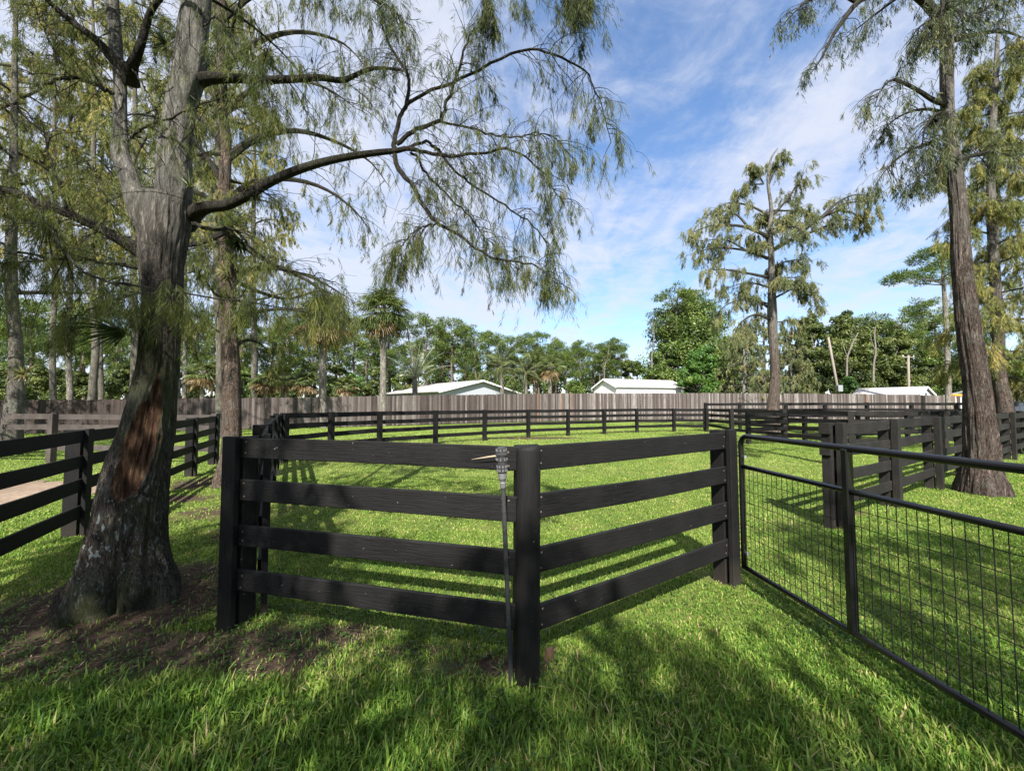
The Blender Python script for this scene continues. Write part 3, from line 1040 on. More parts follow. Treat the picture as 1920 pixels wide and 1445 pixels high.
# ------------------------------------------------------------------ metal gate
def gate():
    root = empty("metal_gate", (2.15, 3.70, 0), "open black tube gate with wire mesh hung on the near fence", "gate")
    A, B = np.array((2.085, 3.665, 0)), np.array((2.405, 0.12, 0))
    d = unit(B - A)
    L = np.linalg.norm(B - A)
    zb, zt, zm = 0.165, 1.335, 1.060
    r = 0.0225
    at = lambda s, z: A + d * s + (0, 0, z)
    cr = 0.085
    arc = [(cr * (1 - math.sin(t)), zt - cr * (1 - math.cos(t))) for t in np.linspace(PI / 2, 0, 8)]
    loop = [at(0, zb), at(0, 0.6), at(0, zt - cr - 0.02)] + [at(s, z) for s, z in arc] + [at(s, zt) for s in np.linspace(0.3, L - 0.3, 8)]
    loop += [at(L - s, z) for s, z in arc[::-1]] + [at(L, zt - cr - 0.02), at(L, 0.6), at(L, zb)]
    b = Buf()
    tube(b, loop, [r] * len(loop), 14)
    obj("frame", b, M['gate'], root, smooth=True)
    b = Buf()
    tube(b, [at(-0.01, zb), at(L / 2, zb), at(L + 0.01, zb)], [r * 0.95] * 3, 14)
    obj("bottom_rail", b, M['gate'], root, smooth=True)
    b = Buf()
    tube(b, [at(0, zm), at(L / 2, zm), at(L, zm)], [r * 0.85] * 3, 14)
    obj("middle_rail", b, M['gate'], root, smooth=True)
    for s in (1.045, 2.30):
        b = Buf()
        prism(b, at(s, zb), at(s, zt - 0.004), 0.046, 0.052, 0.006, up=np.cross(d, (0, 0, 1)))
        obj("stile", b, M['gate'], root)
    b = Buf()
    n = np.cross(d, (0, 0, 1)) * 0.004
    vs = np.arange(0.05, L - 0.02, 0.054)
    Pt = np.stack([np.stack([at(s, zb) + n, at(s, (zb + zm) / 2) + n, at(s, zm) + n]) for s in vs])
    tubes(b, Pt, 0.0025, 5)
    hs = np.arange(zb + 0.085, zm - 0.02, 0.1)
    Pt = np.stack([np.stack([at(0.02, z) - n * 0.3, at(L / 2, z) - n * 0.3, at(L - 0.02, z) - n * 0.3]) for z in hs])
    tubes(b, Pt, 0.0025, 5)
    obj("wire_mesh", b, M['wire'], root)
    for z in (1.15, 0.30):
        b = Buf()
        prism(b, at(-0.06, z), at(0.045, z), 0.012, 0.012)
        box(b, at(0.05, z), (0.02, 0.022, 0.024))
        obj("hinge_bolt", b, M['steel'], root)


gate()


# ------------------------------------------------------------------ standpipe beside the round post
def standpipe():
    foot, top = P(959, 1256, 2.38), P(940, 838, 2.33)
    foot[2] = 0.0
    root = empty("standpipe", foot, "thin black standpipe with a knobbly fitting leaning beside the rounded fence post", "standpipe")
    ax = unit(top - foot)
    L = np.linalg.norm(top - foot)
    q = lambda s: foot + ax * s

    def lathe(name, prof, parent, mat, n=18):
        b = Buf()
        tube(b, [q(s) for s, r in prof], [r for s, r in prof], n)
        return obj(name, b, mat, parent)
    lathe("pipe", [(-0.05, 0.0145), (0.3, 0.0145), (0.7, 0.014), (L - 0.20, 0.0145)], root, M['black_plastic'])
    lathe("coupling", [(L - 0.235, 0.0135), (L - 0.233, 0.0165), (L - 0.205, 0.019), (L - 0.20, 0.016), (L - 0.19, 0.019), (L - 0.18, 0.024), (L - 0.150, 0.0245)], root, M['worn_highlight_plastic'])
    head = lathe("fitting", [(L - 0.148, 0.024), (L - 0.145, 0.027), (L - 0.10, 0.029), (L - 0.05, 0.031), (L - 0.046, 0.036), (L - 0.036, 0.036), (L - 0.032, 0.028), (L - 0.004, 0.028), (L, 0.02)], root, M['black_plastic'])
    b = Buf()
    e1 = unit(np.cross(ax, (0, 1, 0)))
    e2 = np.cross(ax, e1)
    for ring, rr, cnt in ((L - 0.132, 0.0285, 11), (L - 0.110, 0.0295, 11), (L - 0.068, 0.0318, 9), (L - 0.016, 0.0295, 9)):
        for k in range(cnt):
            a = 2 * PI * k / cnt
            o_ = e1 * math.cos(a) + e2 * math.sin(a)
            M3 = np.stack([o_, np.cross(ax, o_), ax], 1)
            box(b, q(ring) + o_ * rr, (0.006, 0.0075, 0.015), M=M3)
    obj("grip_ribs", b, M['worn_highlight_plastic'], head)


standpipe()


def lump(name, loc, size, mat, label, cat, seed, rz=0.0):
    bm = bmesh.new()
    bmesh.ops.create_icosphere(bm, subdivisions=3, radius=1.0)
    V = np.array([v.co[:] for v in bm.verts])
    T = [[v.index for v in f.verts] for f in bm.faces]
    bm.free()
    V = V * (0.8 + 0.45 * fbm(V[:, 0] * 1.6 + seed, V[:, 1] * 1.6, V[:, 2] * 1.6, 3))[:, None]
    V = np.sign(V) * np.abs(V) ** 0.85 * np.asarray(size)
    c, s = math.cos(rz), math.sin(rz)
    V = V @ np.array([[c, s, 0], [-s, c, 0], [0, 0, 1]])
    b = Buf()
    b.add(V + np.asarray(loc), None, T)
    alone(name, b, mat, loc, label, cat)


p = G(1030, 1238)
lump("wood_chip", p + (0, 0, 0.035), (0.035, 0.016, 0.05), M['chip'], "broken brown wood chip at the foot of the rounded post", "wood chip", 3, 0.6)
p = G(139, 1178)
lump("stone", p + (0, 0.02, 0.02), (0.042, 0.03, 0.026), M['stone'], "small pinkish stone lying at the hollow of the big trunk", "stone", 8)
# ------------------------------------------------------------------ cypress foliage
def RAD(x, h, d):
    """radius of an upright trunk that shows h photo pixels to each side of photo x at distance d"""
    return h / F_PX * d * math.cos(math.atan((x - 960) / F_PX))


def AXIS(x, y, h, d):
    """axis point and radius of a trunk at distance d whose sides show at photo x - h and x + h"""
    t0, t1 = math.atan((x - h - 960) / F_PX), math.atan((x + h - 960) / F_PX)
    t, a = (t0 + t1) / 2, (t1 - t0) / 2
    return P(960 + F_PX * math.tan(t), y, d), d / math.cos(t) * math.sin(a)


DOWN = np.array((0, 0, -1.0))


def twigs(starts, dirs, lens, droop, K=6, wob=0.12):
    """M drooping twigs as (M, K, 3) points"""
    p, d = starts.copy(), unit(dirs)
    out = [p]
    st = (np.asarray(lens) / (K - 1))[:, None]
    dr = np.broadcast_to(np.asarray(droop, float), (len(p),))[:, None]
    for k in range(K - 1):
        p = p + d * st
        out.append(p)
        d = unit(d + DOWN * dr / (K - 1) + rng.normal(0, wob, p.shape) * np.array((1, 1, 0.7)))
    return np.stack(out, 1)


def along(Pt, n, lo=0.0, hi=1.0):
    """n random points per polyline: positions (M*n,3), tangents, parameter, owner index"""
    M_, K, _ = Pt.shape
    t = (lo + (hi - lo) * rng.random((M_, n))) * (K - 1.001)
    i = t.astype(int)
    f = (t - i)[..., None]
    own = np.repeat(np.arange(M_), n)
    a, b = Pt[np.arange(M_)[:, None], i], Pt[np.arange(M_)[:, None], i + 1]
    return (a + (b - a) * f).reshape(-1, 3), unit(b - a).reshape(-1, 3), (t / (K - 1)).ravel(), own


def tassels(buf, anchor, axis, L, n, leafL, leafW, spread=0.55, tint=0.5, tvar=0.12, taper=True):
    """hanging sprays: n fine leaves down each axis"""
    N = len(anchor)
    L = np.broadcast_to(np.asarray(L, float), (N,))
    t = rng.random((N, n))
    bend = rng.normal(0, 0.12, (N, 1, 3)) * np.array((1, 1, 0.2))
    base = anchor[:, None] + (axis[:, None] + bend * t[..., None]) * (L[:, None] * t)[..., None]
    o = rng.normal(size=(N, n, 3))
    d = unit(axis[:, None] * 0.75 + unit(o) * spread + DOWN * 0.3)
    ll = leafL * (0.6 + 0.8 * rng.random((N, n)))
    if taper: ll = ll * (1.15 - 0.5 * t)
    tt = np.broadcast_to(np.asarray(tint, float), (N,))[:, None] + rng.normal(0, tvar, (N, n))
    w = leafW * (0.7 + 0.6 * rng.random((N, n)))
    kites(buf, base.reshape(-1, 3), d.reshape(-1, 3), ll.ravel(), w.ravel(), np.clip(tt, 0, 1).ravel())


def perp(d):
    """a random direction square to each d"""
    r = rng.normal(size=d.shape)
    return unit(r - d * np.sum(r * d, -1, keepdims=True))


def dress(wood, leaf, branches, side_n, side_len, twig_n, tass_n, tl, nleaf, leafL, leafW, r0=0.010, droop=0.9, tint=0.5, tv=0.16, bare=0.25, spread=0.55, clump=0.1, tip=True, sides=3):
    """side shoots along each branch polyline, finer twigs on those, hanging sprays on the twigs. branches: list of (n,3)"""
    K = 12
    B = np.stack([resample(b, K) for b in branches])
    Lb = np.sum(np.linalg.norm(np.diff(B, axis=1), axis=-1), 1)
    p, t, s, own = along(B, side_n, bare, 1.0)
    ln = side_len * (0.45 + 0.75 * rng.random(len(p))) * (1.12 - 0.55 * s) * np.clip(Lb[own] / np.mean(Lb), 0.6, 1.25)
    lat = perp(t)
    lat[:, 2] *= 0.55
    d1 = unit(t * (0.35 + 0.5 * rng.random((len(p), 1))) + unit(lat) * 0.9 + np.array((0, 0, 0.12)))
    S = twigs(p, d1, ln, droop * (0.6 + 0.8 * rng.random(len(p))), 6, 0.13)
    if wood is not None:
        rr = (r0 * (0.55 + 0.6 * rng.random(len(p))))[:, None] * np.linspace(1, 0.4, 6)[None]
        tubes(wood, S, rr, sides)
    if twig_n:
        p2, t2, s2, own2 = along(S, twig_n, 0.18, 1.0)
        d2 = unit(t2 * 0.6 + perp(t2) * np.array((0.8, 0.8, 0.5)) + DOWN * 0.15)
        T2 = twigs(p2, d2, ln[own2] * (0.25 + 0.35 * rng.random(len(p2))), droop * 1.3, 4, 0.12)
        if wood is not None:
            tubes(wood, T2, (r0 * 0.38) * np.linspace(1, 0.5, 4)[None] * (0.7 + 0.6 * rng.random((len(p2), 1))), 3)
        tone2 = rng.normal(0, tv, len(S))
        a, ta, sa, oa = along(T2, tass_n, 0.1, 1.0)
        tone = tone2[own2[oa]]
    else:
        tone2 = rng.normal(0, tv, len(S))
        a, ta, sa, oa = along(S, tass_n, 0.12, 1.0)
        tone = tone2[oa]
    ax = unit(DOWN + ta * 0.35 + rng.normal(0, 0.22, a.shape))
    tassels(leaf, a, ax, tl * (0.5 + rng.random(len(a))), nleaf, leafL, leafW, spread, tint + tone)
    if clump > 0:
        k = rng.random(len(a)) < clump
        tassels(leaf, a[k] + ax[k] * tl * 0.5, unit(DOWN + rng.normal(0, .15, a[k].shape)), tl * 0.45, int(nleaf * 1.6), leafL * 0.7, leafW * 1.4, 0.5, tint - 0.12 + rng.normal(0, .2, k.sum()))
    return S


def bark_tube(buf, pts, rad, nth=48, nseg=120, amp=0.012, lobes=(), seed=0.0, fth=9.0, fz=1.1):
    """trunk surface with ridged bark and swellings; lobes: (angle, z, amount, angular width, height)"""
    pr = resample(np.concatenate([np.asarray(pts, float), np.asarray(rad, float)[:, None]], 1), nseg)
    C, R = pr[:, :3], np.maximum(pr[:, 3], 0.004)
    th = np.arange(nth) * 2 * PI / nth
    T = unit(np.gradient(C, axis=0))
    e1 = unit(np.cross(np.array((0, 1.0, 0)), T))
    e2 = np.cross(T, e1)
    zz = C[:, 2:3]
    TH = th[None] + 0 * zz
    m = np.ones((nseg, nth))
    for a, z, am, wa, wz in lobes:
        da = (TH - a + PI) % (2 * PI) - PI
        m += am * np.exp(-(da / wa) ** 2 - ((zz - z) / wz) ** 2)
    s = np.concatenate([[0], np.cumsum(np.linalg.norm(np.diff(C, axis=0), axis=1))])[:, None]
    cx, sx = np.cos(TH), np.sin(TH)
    rd = fbm(cx * fth * 0.5 + seed, sx * fth * 0.5 + seed, s * fz, 4) - 0.5
    rd2 = np.abs(fbm(cx * fth + seed, sx * fth, s * fz * 1.6, 3) - 0.5) * -2 + 0.4
    big = fbm(cx * 1.3 + seed, sx * 1.3, s * 0.8, 2) - 0.5
    rr = R[:, None] * m * (1 + 0.16 * big) + amp * np.clip(R[:, None] / 0.15, 0.25, 1.3) * (rd * 1.6 + rd2)
    V = C[:, None] + (e1[:, None] * cx[..., None] + e2[:, None] * sx[..., None]) * rr[..., None]
    idx = np.arange(nseg * nth).reshape(nseg, nth)
    Q = np.stack([idx[:-1], np.roll(idx[:-1], -1, 1), np.roll(idx[1:], -1, 1), idx[1:]], -1).reshape(-1, 4)
    n0 = buf.n
    buf.add(V.reshape(-1, 3), Q)
    top = C[-1]
    buf.add(np.concatenate([V[-1], top[None]]), None, [(nth, j, (j + 1) % nth) for j in range(nth)])
    return V, TH, C


def rot_about(pts, c, a, k=1.0):
    """turn a polyline about the upright axis through c"""
    q = np.asarray(pts, float) - c
    ca, sa = math.cos(a), math.sin(a)
    return np.stack([q[:, 0] * ca - q[:, 1] * sa, q[:, 0] * sa + q[:, 1] * ca, q[:, 2]], 1) * np.array((k, k, 1)) + c


def rosette(name, c, r, n, label, axis=(0, 0, 1), seed=0, width=0.02, tint=0.4, spread=1.2, group=None, droop=0.9):
    """air plant: arching strap leaves from one point"""
    axis = unit(np.asarray(axis, float))
    o = perp(np.broadcast_to(axis, (n, 3)))
    d = unit(axis[None] * rng.uniform(0.1, 1.0, (n, 1)) + o * spread * rng.uniform(0.3, 1.0, (n, 1)))
    Pt = twigs(np.broadcast_to(np.asarray(c, float), (n, 3)) + d * 0.01, d, r * rng.uniform(0.55, 1.15, n), droop, 6, 0.04)
    side = unit(np.cross(d, axis[None] + rng.normal(0, 0.2, (n, 3))))
    b = Buf()
    W = width * np.array([1.0, 0.95, 0.8, 0.6, 0.38, 0.06])[None] * rng.uniform(0.7, 1.2, (n, 1))
    ribbons(b, Pt, side, W, np.clip(tint + rng.normal(0, 0.2, n), 0, 1))
    return alone(name, b, M['airplant'], c, label, "air plant", group)


# ------------------------------------------------------------------ the big leaning cypress
def main_tree():
    root = empty("cypress_tree", (TREE_FOOT[0], TREE_FOOT[1], 0), "big leaning forked cypress with a hollow swollen foot and a reddish scar, nearest tree", "tree")
    D = 3.28
    rows = [(1188, 222, 116), (1150, 222, 110), (1110, 225, 100), (1070, 228, 88), (1020, 231, 78), (977, 240, 70), (900, 252, 63), (800, 277, 52), (700, 294, 42), (640, 299, 40), (560, 303, 40), (500, 301, 44), (450, 305, 50), (405, 307, 55), (372, 309, 50)]
    px = [AXIS(x, y, h, D)[0] for y, x, h in rows]
    px[0][2] = -0.12
    rad = [AXIS(x, y, h, D)[1] * 0.96 for y, x, h in rows]
    V_ = math.radians
    f = -PI / 2   # towards the camera
    lobes = [(f + 0.16, 0.28, 0.30, 0.28, 0.15), (f + 0.95, 0.24, 0.40, 0.30, 0.14), (f + 0.16, 0.05, -0.15, 0.4, 0.10), (f + 0.95, 0.02, -0.2, 0.4, 0.10), (f - 0.40, 0.26, 0.12, 0.26, 0.30), (f - 0.74, 0.13, -0.95, 0.27, 0.17), (f - 1.2, 0.16, 0.20, 0.26, 0.24),
             (f + 1.6, 0.12, 0.32, 0.25, 0.30), (f + 2.6, 0.1, 0.25, 0.4, 0.3), (f - 2.2, 0.1, 0.25, 0.4, 0.3), (f + 0.56, 0.22, -0.35, 0.13, 0.28), (f - 0.36, 0.02, 0.40, 0.15, 0.22), (f - 1.15, 0.08, 0.3, 0.2, 0.2),
             (f + 0.75, 0.95, 0.10, 0.28, 0.25), (f + 0.55, 1.25, -0.10, 0.20, 0.40)]
    rl = np.random.default_rng(5)
    lobes += [(rl.uniform(-PI, PI), rl.uniform(0.0, 0.75), rl.uniform(-0.12, 0.14), rl.uniform(0.07, 0.16), rl.uniform(0.08, 0.35)) for _ in range(34)]
    b = Buf()
    Vt, TH, C = bark_tube(b, px, rad, 150, 300, 0.019, lobes, 3.1, 13.0, 1.5)
    Z = np.broadcast_to(C[:, 2:3], TH.shape)
    # the torn strip on the side turned half right
    u = (Z - 1.36) / 0.47
    da = (TH - (f + 0.60 + 0.16 * u) + PI) % (2 * PI) - PI
    w = 0.56 * np.sqrt(np.clip(1 - np.clip(np.abs(u), 0, 1) ** 2.2, 0, 1)) * np.where(u > 0, 1 - 0.55 * np.clip(u, 0, 1), 1) + 0.30 * (fbm(TH * 4, Z * 5, 0.0, 3) - 0.5)
    sc = np.clip(0.5 + (w - np.abs(da)) / 0.16, 0, 1) * (np.abs(u) < 1.12)
    rel = w - np.abs(da)
    outw = unit(Vt - C[:, None])
    Vt += outw * (0.016 * np.exp(-((rel + 0.03) / 0.07) ** 2) * (np.abs(u) < 1.05) - 0.024 * np.clip(rel / 0.15, 0, 1) * (np.abs(u) < 1.0))[..., None]
    crust = np.clip((0.95 - np.abs(Z - 0.68) * 1.5), 0, 1) * np.clip(1.15 - np.abs(((TH - f + PI) % (2 * PI)) - PI) * 0.45, 0, 1)
    # two stems above the fork
    right = [(450, 312, 32), (405, 318, 38), (360, 325, 40), (300, 326, 38), (250, 331, 35), (200, 338, 33), (150, 351, 35), (100, 358, 35), (50, 362, 33), (0, 369, 31), (-120, 384, 27), (-300, 402, 22), (-520, 415, 16), (-780, 440, 10), (-1000, 450, 3)]
    left = [(455, 285, 26), (405, 265, 27), (370, 253, 25), (330, 241, 22), (290, 226, 22), (250, 226, 17), (200, 225, 16), (150, 225, 15.5), (100, 218, 15.5), (50, 214, 15.5), (0, 210, 15.5), (-150, 205, 13), (-350, 190, 10), (-600, 170, 4)]
    n0 = b.n
    for rows_, dd, sd_ in ((right, 0.0, 5.0), (left, 0.08, 9.0)):
        bark_tube(b, [AXIS(x, y, h, D + dd + max(0, -y) * 0.0004)[0] for y, x, h in rows_], [AXIS(x, y, h, D)[1] * 0.92 for y, x, h in rows_], 64, 220, 0.014, (), sd_, 9.0, 1.6)
    pad = np.zeros(b.n)
    pad[:sc.size] = sc.ravel()
    b.attr["scar"] = pad
    pad = np.zeros(b.n)
    pad[:crust.size] = crust.ravel()
    b.attr["crust"] = pad
    obj("trunk", b, M['bark_main'], root, smooth=True)

    R_ = lambda pts, off=0.2: np.array([P(p[0], p[1], (p[2] if len(p) > 2 else 3.08) + off) for p in pts])
    fork = (744, 284, 3.10)
    limbs = {
        'limb': [
            (R_([(318, 392, 3.05), (352, 390, 3.06), (388, 389, 3.04), (425, 384, 3.02), (462, 367, 3.0), (510, 339, 3.0), (560, 318, 3.0), (610, 303, 3.02), (660, 293, 3.05), (710, 286, 3.08), (742, 283, 3.1), (762, 279, 3.1), (784, 282, 3.1)]), 0.050, 0.016, 10),
            (R_([(335, 140, 3.05), (385, 144, 3.08), (430, 147, 3.1), (500, 150, 3.15), (560, 148, 3.2), (600, 146, 3.25), (640, 151, 3.3), (665, 142, 3.3), (690, 131, 3.3), (720, 128, 3.3), (756, 133, 3.3)]), 0.040, 0.010, 8),
            (R_([(285, 478, 3.05), (258, 468, 3.02), (230, 452, 2.98), (195, 432, 2.94), (150, 411, 2.9), (110, 394, 2.86), (60, 375, 2.82), (0, 353, 2.76), (-90, 330, 2.7)]), 0.046, 0.020, 8),
            (R_([(222, 118, 3.12), (205, 103, 3.1), (180, 75, 3.05), (140, 45, 3.0), (110, 20, 2.95), (60, -25, 2.85), (0, -70, 2.8)]), 0.034, 0.015, 7),
            (R_([(226, 135, 3.12), (243, 124, 3.08), (262, 90, 3.02), (274, 50, 3.0), (285, 18, 2.95), (312, -20, 2.9), (340, -80, 2.8)]), 0.034, 0.016, 7),
        ],
    }
    sub = [  # finer boughs, (points, base radius, tip radius)
        (R_([(742, 282, 3.1), (738, 267, 3.1), (750, 227, 3.1), (760, 200, 3.12), (766, 160, 3.15), (764, 137, 3.15), (740, 100, 3.15), (720, 60, 3.1), (707, 0, 3.05), (690, -70, 3.0)]), 0.022, 0.006),
        (R_([(758, 203, 3.12), (790, 180, 3.1), (837, 158, 3.1), (887, 137, 3.08), (940, 110, 3.05), (990, 93, 3.05), (1033, 99, 3.02), (1070, 118, 3.0), (1097, 133, 3.0), (1110, 160, 3.0), (1124, 192, 3.0), (1137, 230, 2.98), (1146, 268, 2.98)]), 0.015, 0.003),
        (R_([(744, 270, 3.1), (780, 241, 3.05), (823, 227, 3.0), (840, 187, 2.98), (857, 140, 2.95), (870, 100, 2.95), (886, 60, 2.9), (930, 40, 2.88)]), 0.020, 0.004),
        (R_([(823, 228, 3.0), (873, 238, 2.98), (923, 253, 2.95), (970, 256, 2.95), (1012, 252, 2.95), (1045, 262, 2.95), (1062, 300, 2.95)]), 0.010, 0.003),
        (R_([(757, 277, 3.1), (783, 283, 3.08), (827, 292, 3.05), (873, 288, 3.05), (907, 287, 3.05), (945, 280, 3.02), (985, 295, 3.0), (1018, 325, 3.0), (1045, 365, 2.98), (1060, 385, 2.98)]), 0.017, 0.003),
        (R_([(740, 290, 3.1), (750, 323, 3.08), (773, 347, 3.05), (790, 377, 3.05), (810, 407, 3.02), (827, 423, 3.0), (857, 437, 3.0), (883, 458, 3.0), (910, 478, 3.0), (945, 487, 3.0), (980, 492, 2.98), (1010, 500, 2.98), (1030, 530, 2.95)]), 0.021, 0.004),
        (R_([(762, 281, 3.1), (784, 268, 3.12), (803, 266, 3.13), (827, 290, 3.15), (853, 320, 3.15), (880, 343, 3.15), (923, 370, 3.15), (957, 392, 3.12), (990, 415, 3.1), (1017, 443, 3.1), (1035, 480, 3.08), (1045, 515, 3.08)]), 0.014, 0.003),
        (R_([(770, 285, 3.1), (783, 295, 3.15), (800, 327, 3.2), (827, 353, 3.22), (857, 383, 3.25), (880, 405, 3.25), (907, 443, 3.25), (940, 470, 3.25), (965, 510, 3.25)]), 0.012, 0.003),
        (R_([(826, 421, 3.0), (805, 422, 2.98), (783, 430, 2.95), (763, 447, 2.95), (747, 470, 2.92), (735, 500, 2.9)]), 0.008, 0.0025),
        (R_([(125, 398, 2.87), (114, 353, 2.84), (97, 310, 2.82), (88, 280, 2.8), (87, 250, 2.8), (55, 227, 2.78), (20, 196, 2.76), (-20, 170, 2.75)]), 0.012, 0.004),
        (R_([(113, 350, 2.84), (135, 342, 2.82), (157, 333, 2.8), (185, 318, 2.78)]), 0.008, 0.003),
        (R_([(215, 175, 3.12), (205, 172, 3.1), (180, 160, 3.05), (150, 149, 3.0), (128, 146, 2.97), (98, 152, 2.93), (55, 178, 2.9), (0, 203, 2.85), (-50, 215, 2.8)]), 0.017, 0.008),
        (R_([(130, 146, 2.97), (112, 112, 2.93), (95, 80, 2.9), (78, 45, 2.85), (60, 0, 2.8)]), 0.007, 0.003),
        (R_([(232, 266, 3.1), (244, 258, 3.0), (262, 247, 2.95), (288, 230, 2.9), (320, 222, 2.88), (350, 208, 2.86), (385, 192, 2.84), (418, 186, 2.8), (440, 200, 2.78), (470, 216, 2.75)]), 0.011, 0.003),
        (R_([(288, 230, 2.9), (295, 205, 2.88), (303, 180, 2.87), (325, 163, 2.85)]), 0.006, 0.003),
        (R_([(246, 128, 3.08), (265, 155, 3.0), (280, 185, 2.95), (292, 215, 2.9)]), 0.006, 0.003),
        (R_([(60, 376, 2.82), (95, 430, 2.7), (135, 490, 2.6), (190, 525, 2.55), (260, 537, 2.5), (330, 548, 2.48), (420, 560, 2.48), (500, 573, 2.5), (590, 582, 2.5)]), 0.011, 0.003),
        (R_([(272, 505, 3.05), (240, 498, 3.0), (190, 492, 2.9), (130, 485, 2.8), (60, 490, 2.7), (-20, 505, 2.6)]), 0.017, 0.005),
        (R_([(275, 545, 3.05), (240, 555, 2.95), (190, 570, 2.85), (140, 595, 2.75), (85, 620, 2.7)]), 0.010, 0.003),
        (R_([(370, 60, 3.08), (405, 32, 3.0), (430, 67, 2.95), (467, 117, 2.9), (500, 160, 2.85), (540, 230, 2.8)]), 0.008, 0.002),
        (R_([(372, -20, 3.1), (470, -60, 3.0), (570, -50, 2.9), (680, -10, 2.82), (738, 22, 2.8), (760, 60, 2.8)]), 0.020, 0.006),
        (R_([(376, -60, 3.1), (520, -110, 3.05), (700, -120, 2.95), (860, -90, 2.85), (985, -45, 2.8), (1060, -5, 2.78), (1100, 30, 2.78)]), 0.028, 0.006),
        (R_([(860, -90, 2.85), (880, -60, 2.8), (905, -20, 2.75), (912, 25, 2.75)]), 0.008, 0.003),
        (R_([(985, -45, 2.8), (1020, -40, 2.75), (1060, -30, 2.7), (1085, 0, 2.68)]), 0.008, 0.003),
        (R_([(392, -150, 3.15), (520, -200, 3.3), (640, -160, 3.45), (760, -110, 3.5), (830, -50, 3.5)]), 0.025, 0.006),
        (R_([(360, 420, 3.05), (395, 430, 3.1), (440, 432, 3.25), (475, 470, 3.35), (520, 500, 3.4), (580, 515, 3.5), (625, 530, 3.5)]), 0.018, 0.004),
    ]
    # crown above the picture
    up = []
    for k in range(18):
        s = rng.random()
        st = P(372 + 70 * s, -40 - 760 * s, 3.1 + 0.3 * s)
        if k % 3 == 0: st = P(207 - 30 * s, -20 - 480 * s, 3.15)
        a = 2 * PI * (k * 0.381 + 0.1 * rng.random())
        L = (2.3 - 1.3 * s) * rng.uniform(0.7, 1.2)
        d = np.array((math.cos(a), math.sin(a), 0.45))
        up.append(twigs(st[None], d[None], np.array([L]), np.array([0.9]), 8, 0.10)[0])
    n_l = 0
    for pts, r0, r1, nth in limbs['limb']:
        bb = Buf()
        pts[0] += (0.0 if n_l < 2 else 0.03, 0.15 if n_l == 0 else 0.06, -0.04)
        pts[1] += (0, 0.08 if n_l == 0 else 0.02, 0)
        rr_ = np.linspace(r0, r1, len(pts))
        rr_[0] *= 2.0
        rr_[1] *= 1.4
        rr_[2] *= 1.08
        bark_tube(bb, pts, rr_, 24, 110, 0.006, (), 2.0 + n_l, 6, 1.4)
        obj("branch", bb, M['limb'], root, smooth=True)
        n_l += 1
    wood, leaf = Buf(), Buf()
    for pts, r0, r1 in sub:
        p_ = resample(pts, 34)
        p_[1:-1] += rng.normal(0, 0.006, (32, 3))
        tube(wood, p_, np.linspace(r0, r1, 34), 7)
    for pts in up:
        tube(wood, resample(pts, 20), np.linspace(0.026, 0.004, 20), 5)
    allb = [s[0] for s in sub]
    right_set, left_set = allb[:9] + [allb[13]] + [limbs['limb'][1][0]], [allb[9], allb[10], allb[11], allb[12]] + [limbs['limb'][2][0], limbs['limb'][3][0], limbs['limb'][4][0]]
    # airy right-hand boughs: thin arching twigs, sprays hanging toward the ends
    dress(wood, leaf, right_set, 36, 0.44, 4, 1, 0.15, 19, 0.066, 0.0029, 0.0040, 1.15, 0.42, 0.16, 0.10, 0.5, 0.12)
    ends = [p[-5:] for p in right_set[1:9]]
    dress(wood, leaf, ends, 9, 0.34, 3, 3, 0.18, 20, 0.074, 0.0031, 0.0035, 1.6, 0.42, 0.15, 0.0, 0.45, 0.14)
    # dense green sprays hanging on the left
    dress(wood, leaf, left_set, 25, 0.44, 3, 1, 0.15, 19, 0.066, 0.0029, 0.004, 1.0, 0.50, 0.17, 0.12, 0.6, 0.06)
    # bare thin twigs round the stems
    stems = [np.array([P(x, y, D - 0.05) for y, x, h in right[1:11]]), np.array([P(x, y, D + 0.03) for y, x, h in left[2:11]])] + [l_[0][1:] for l_ in limbs['limb']]
    dress(wood, Buf(), stems, 16, 0.62, 4, 1, 0.1, 1, 0.05, 0.003, 0.0042, 0.9, 0.4, 0.1, 0.05, clump=0)
    low = [allb[16][:6], allb[17], allb[18], limbs['limb'][2][0][2:]]
    dress(wood, leaf, low, 22, 0.42, 3, 3, 0.15, 20, 0.074, 0.0029, 0.004, 1.1, 0.46, 0.16, 0.15, 0.65, 0.04)
    dress(wood, leaf, [allb[16][4:]], 26, 0.30, 2, 3, 0.13, 16, 0.074, 0.003, 0.003, 0.9, 0.45, 0.15, 0.0, 0.55, 0.04)
    dress(wood, leaf, allb[19:25], 18, 0.36, 3, 3, 0.17, 20, 0.078, 0.0032, 0.004, 1.3, 0.34, 0.14, 0.3, 0.5, 0.10)
    dress(wood, leaf, [allb[25]], 22, 0.45, 3, 3, 0.16, 19, 0.074, 0.0032, 0.004, 1.0, 0.42, 0.15, 0.3, 0.5, 0.1)
    dress(wood, leaf, up, 12, 0.6, 2, 3, 0.22, 12, 0.12, 0.009, 0.005, 1.0, 0.45, 0.15, 0.2, 0.6, 0.05)
    # two thick dark bunches under the top edge of the crown
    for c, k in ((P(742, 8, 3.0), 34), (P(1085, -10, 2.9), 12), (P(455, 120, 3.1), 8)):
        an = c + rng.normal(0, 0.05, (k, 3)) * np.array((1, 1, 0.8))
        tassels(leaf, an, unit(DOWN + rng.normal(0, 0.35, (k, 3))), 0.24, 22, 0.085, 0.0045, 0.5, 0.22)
    obj("twigs", wood, M['limb'], root)
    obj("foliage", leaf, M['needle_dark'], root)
    # seed-like knots and air plants riding on the boughs
    rosette("air_plant", P(235, 628, 3.06), 0.34, 46, "dark spiky air plant jutting sideways from the big leaning trunk", (-0.75, -0.4, 0.25), 1, 0.018, 0.18, 0.75)
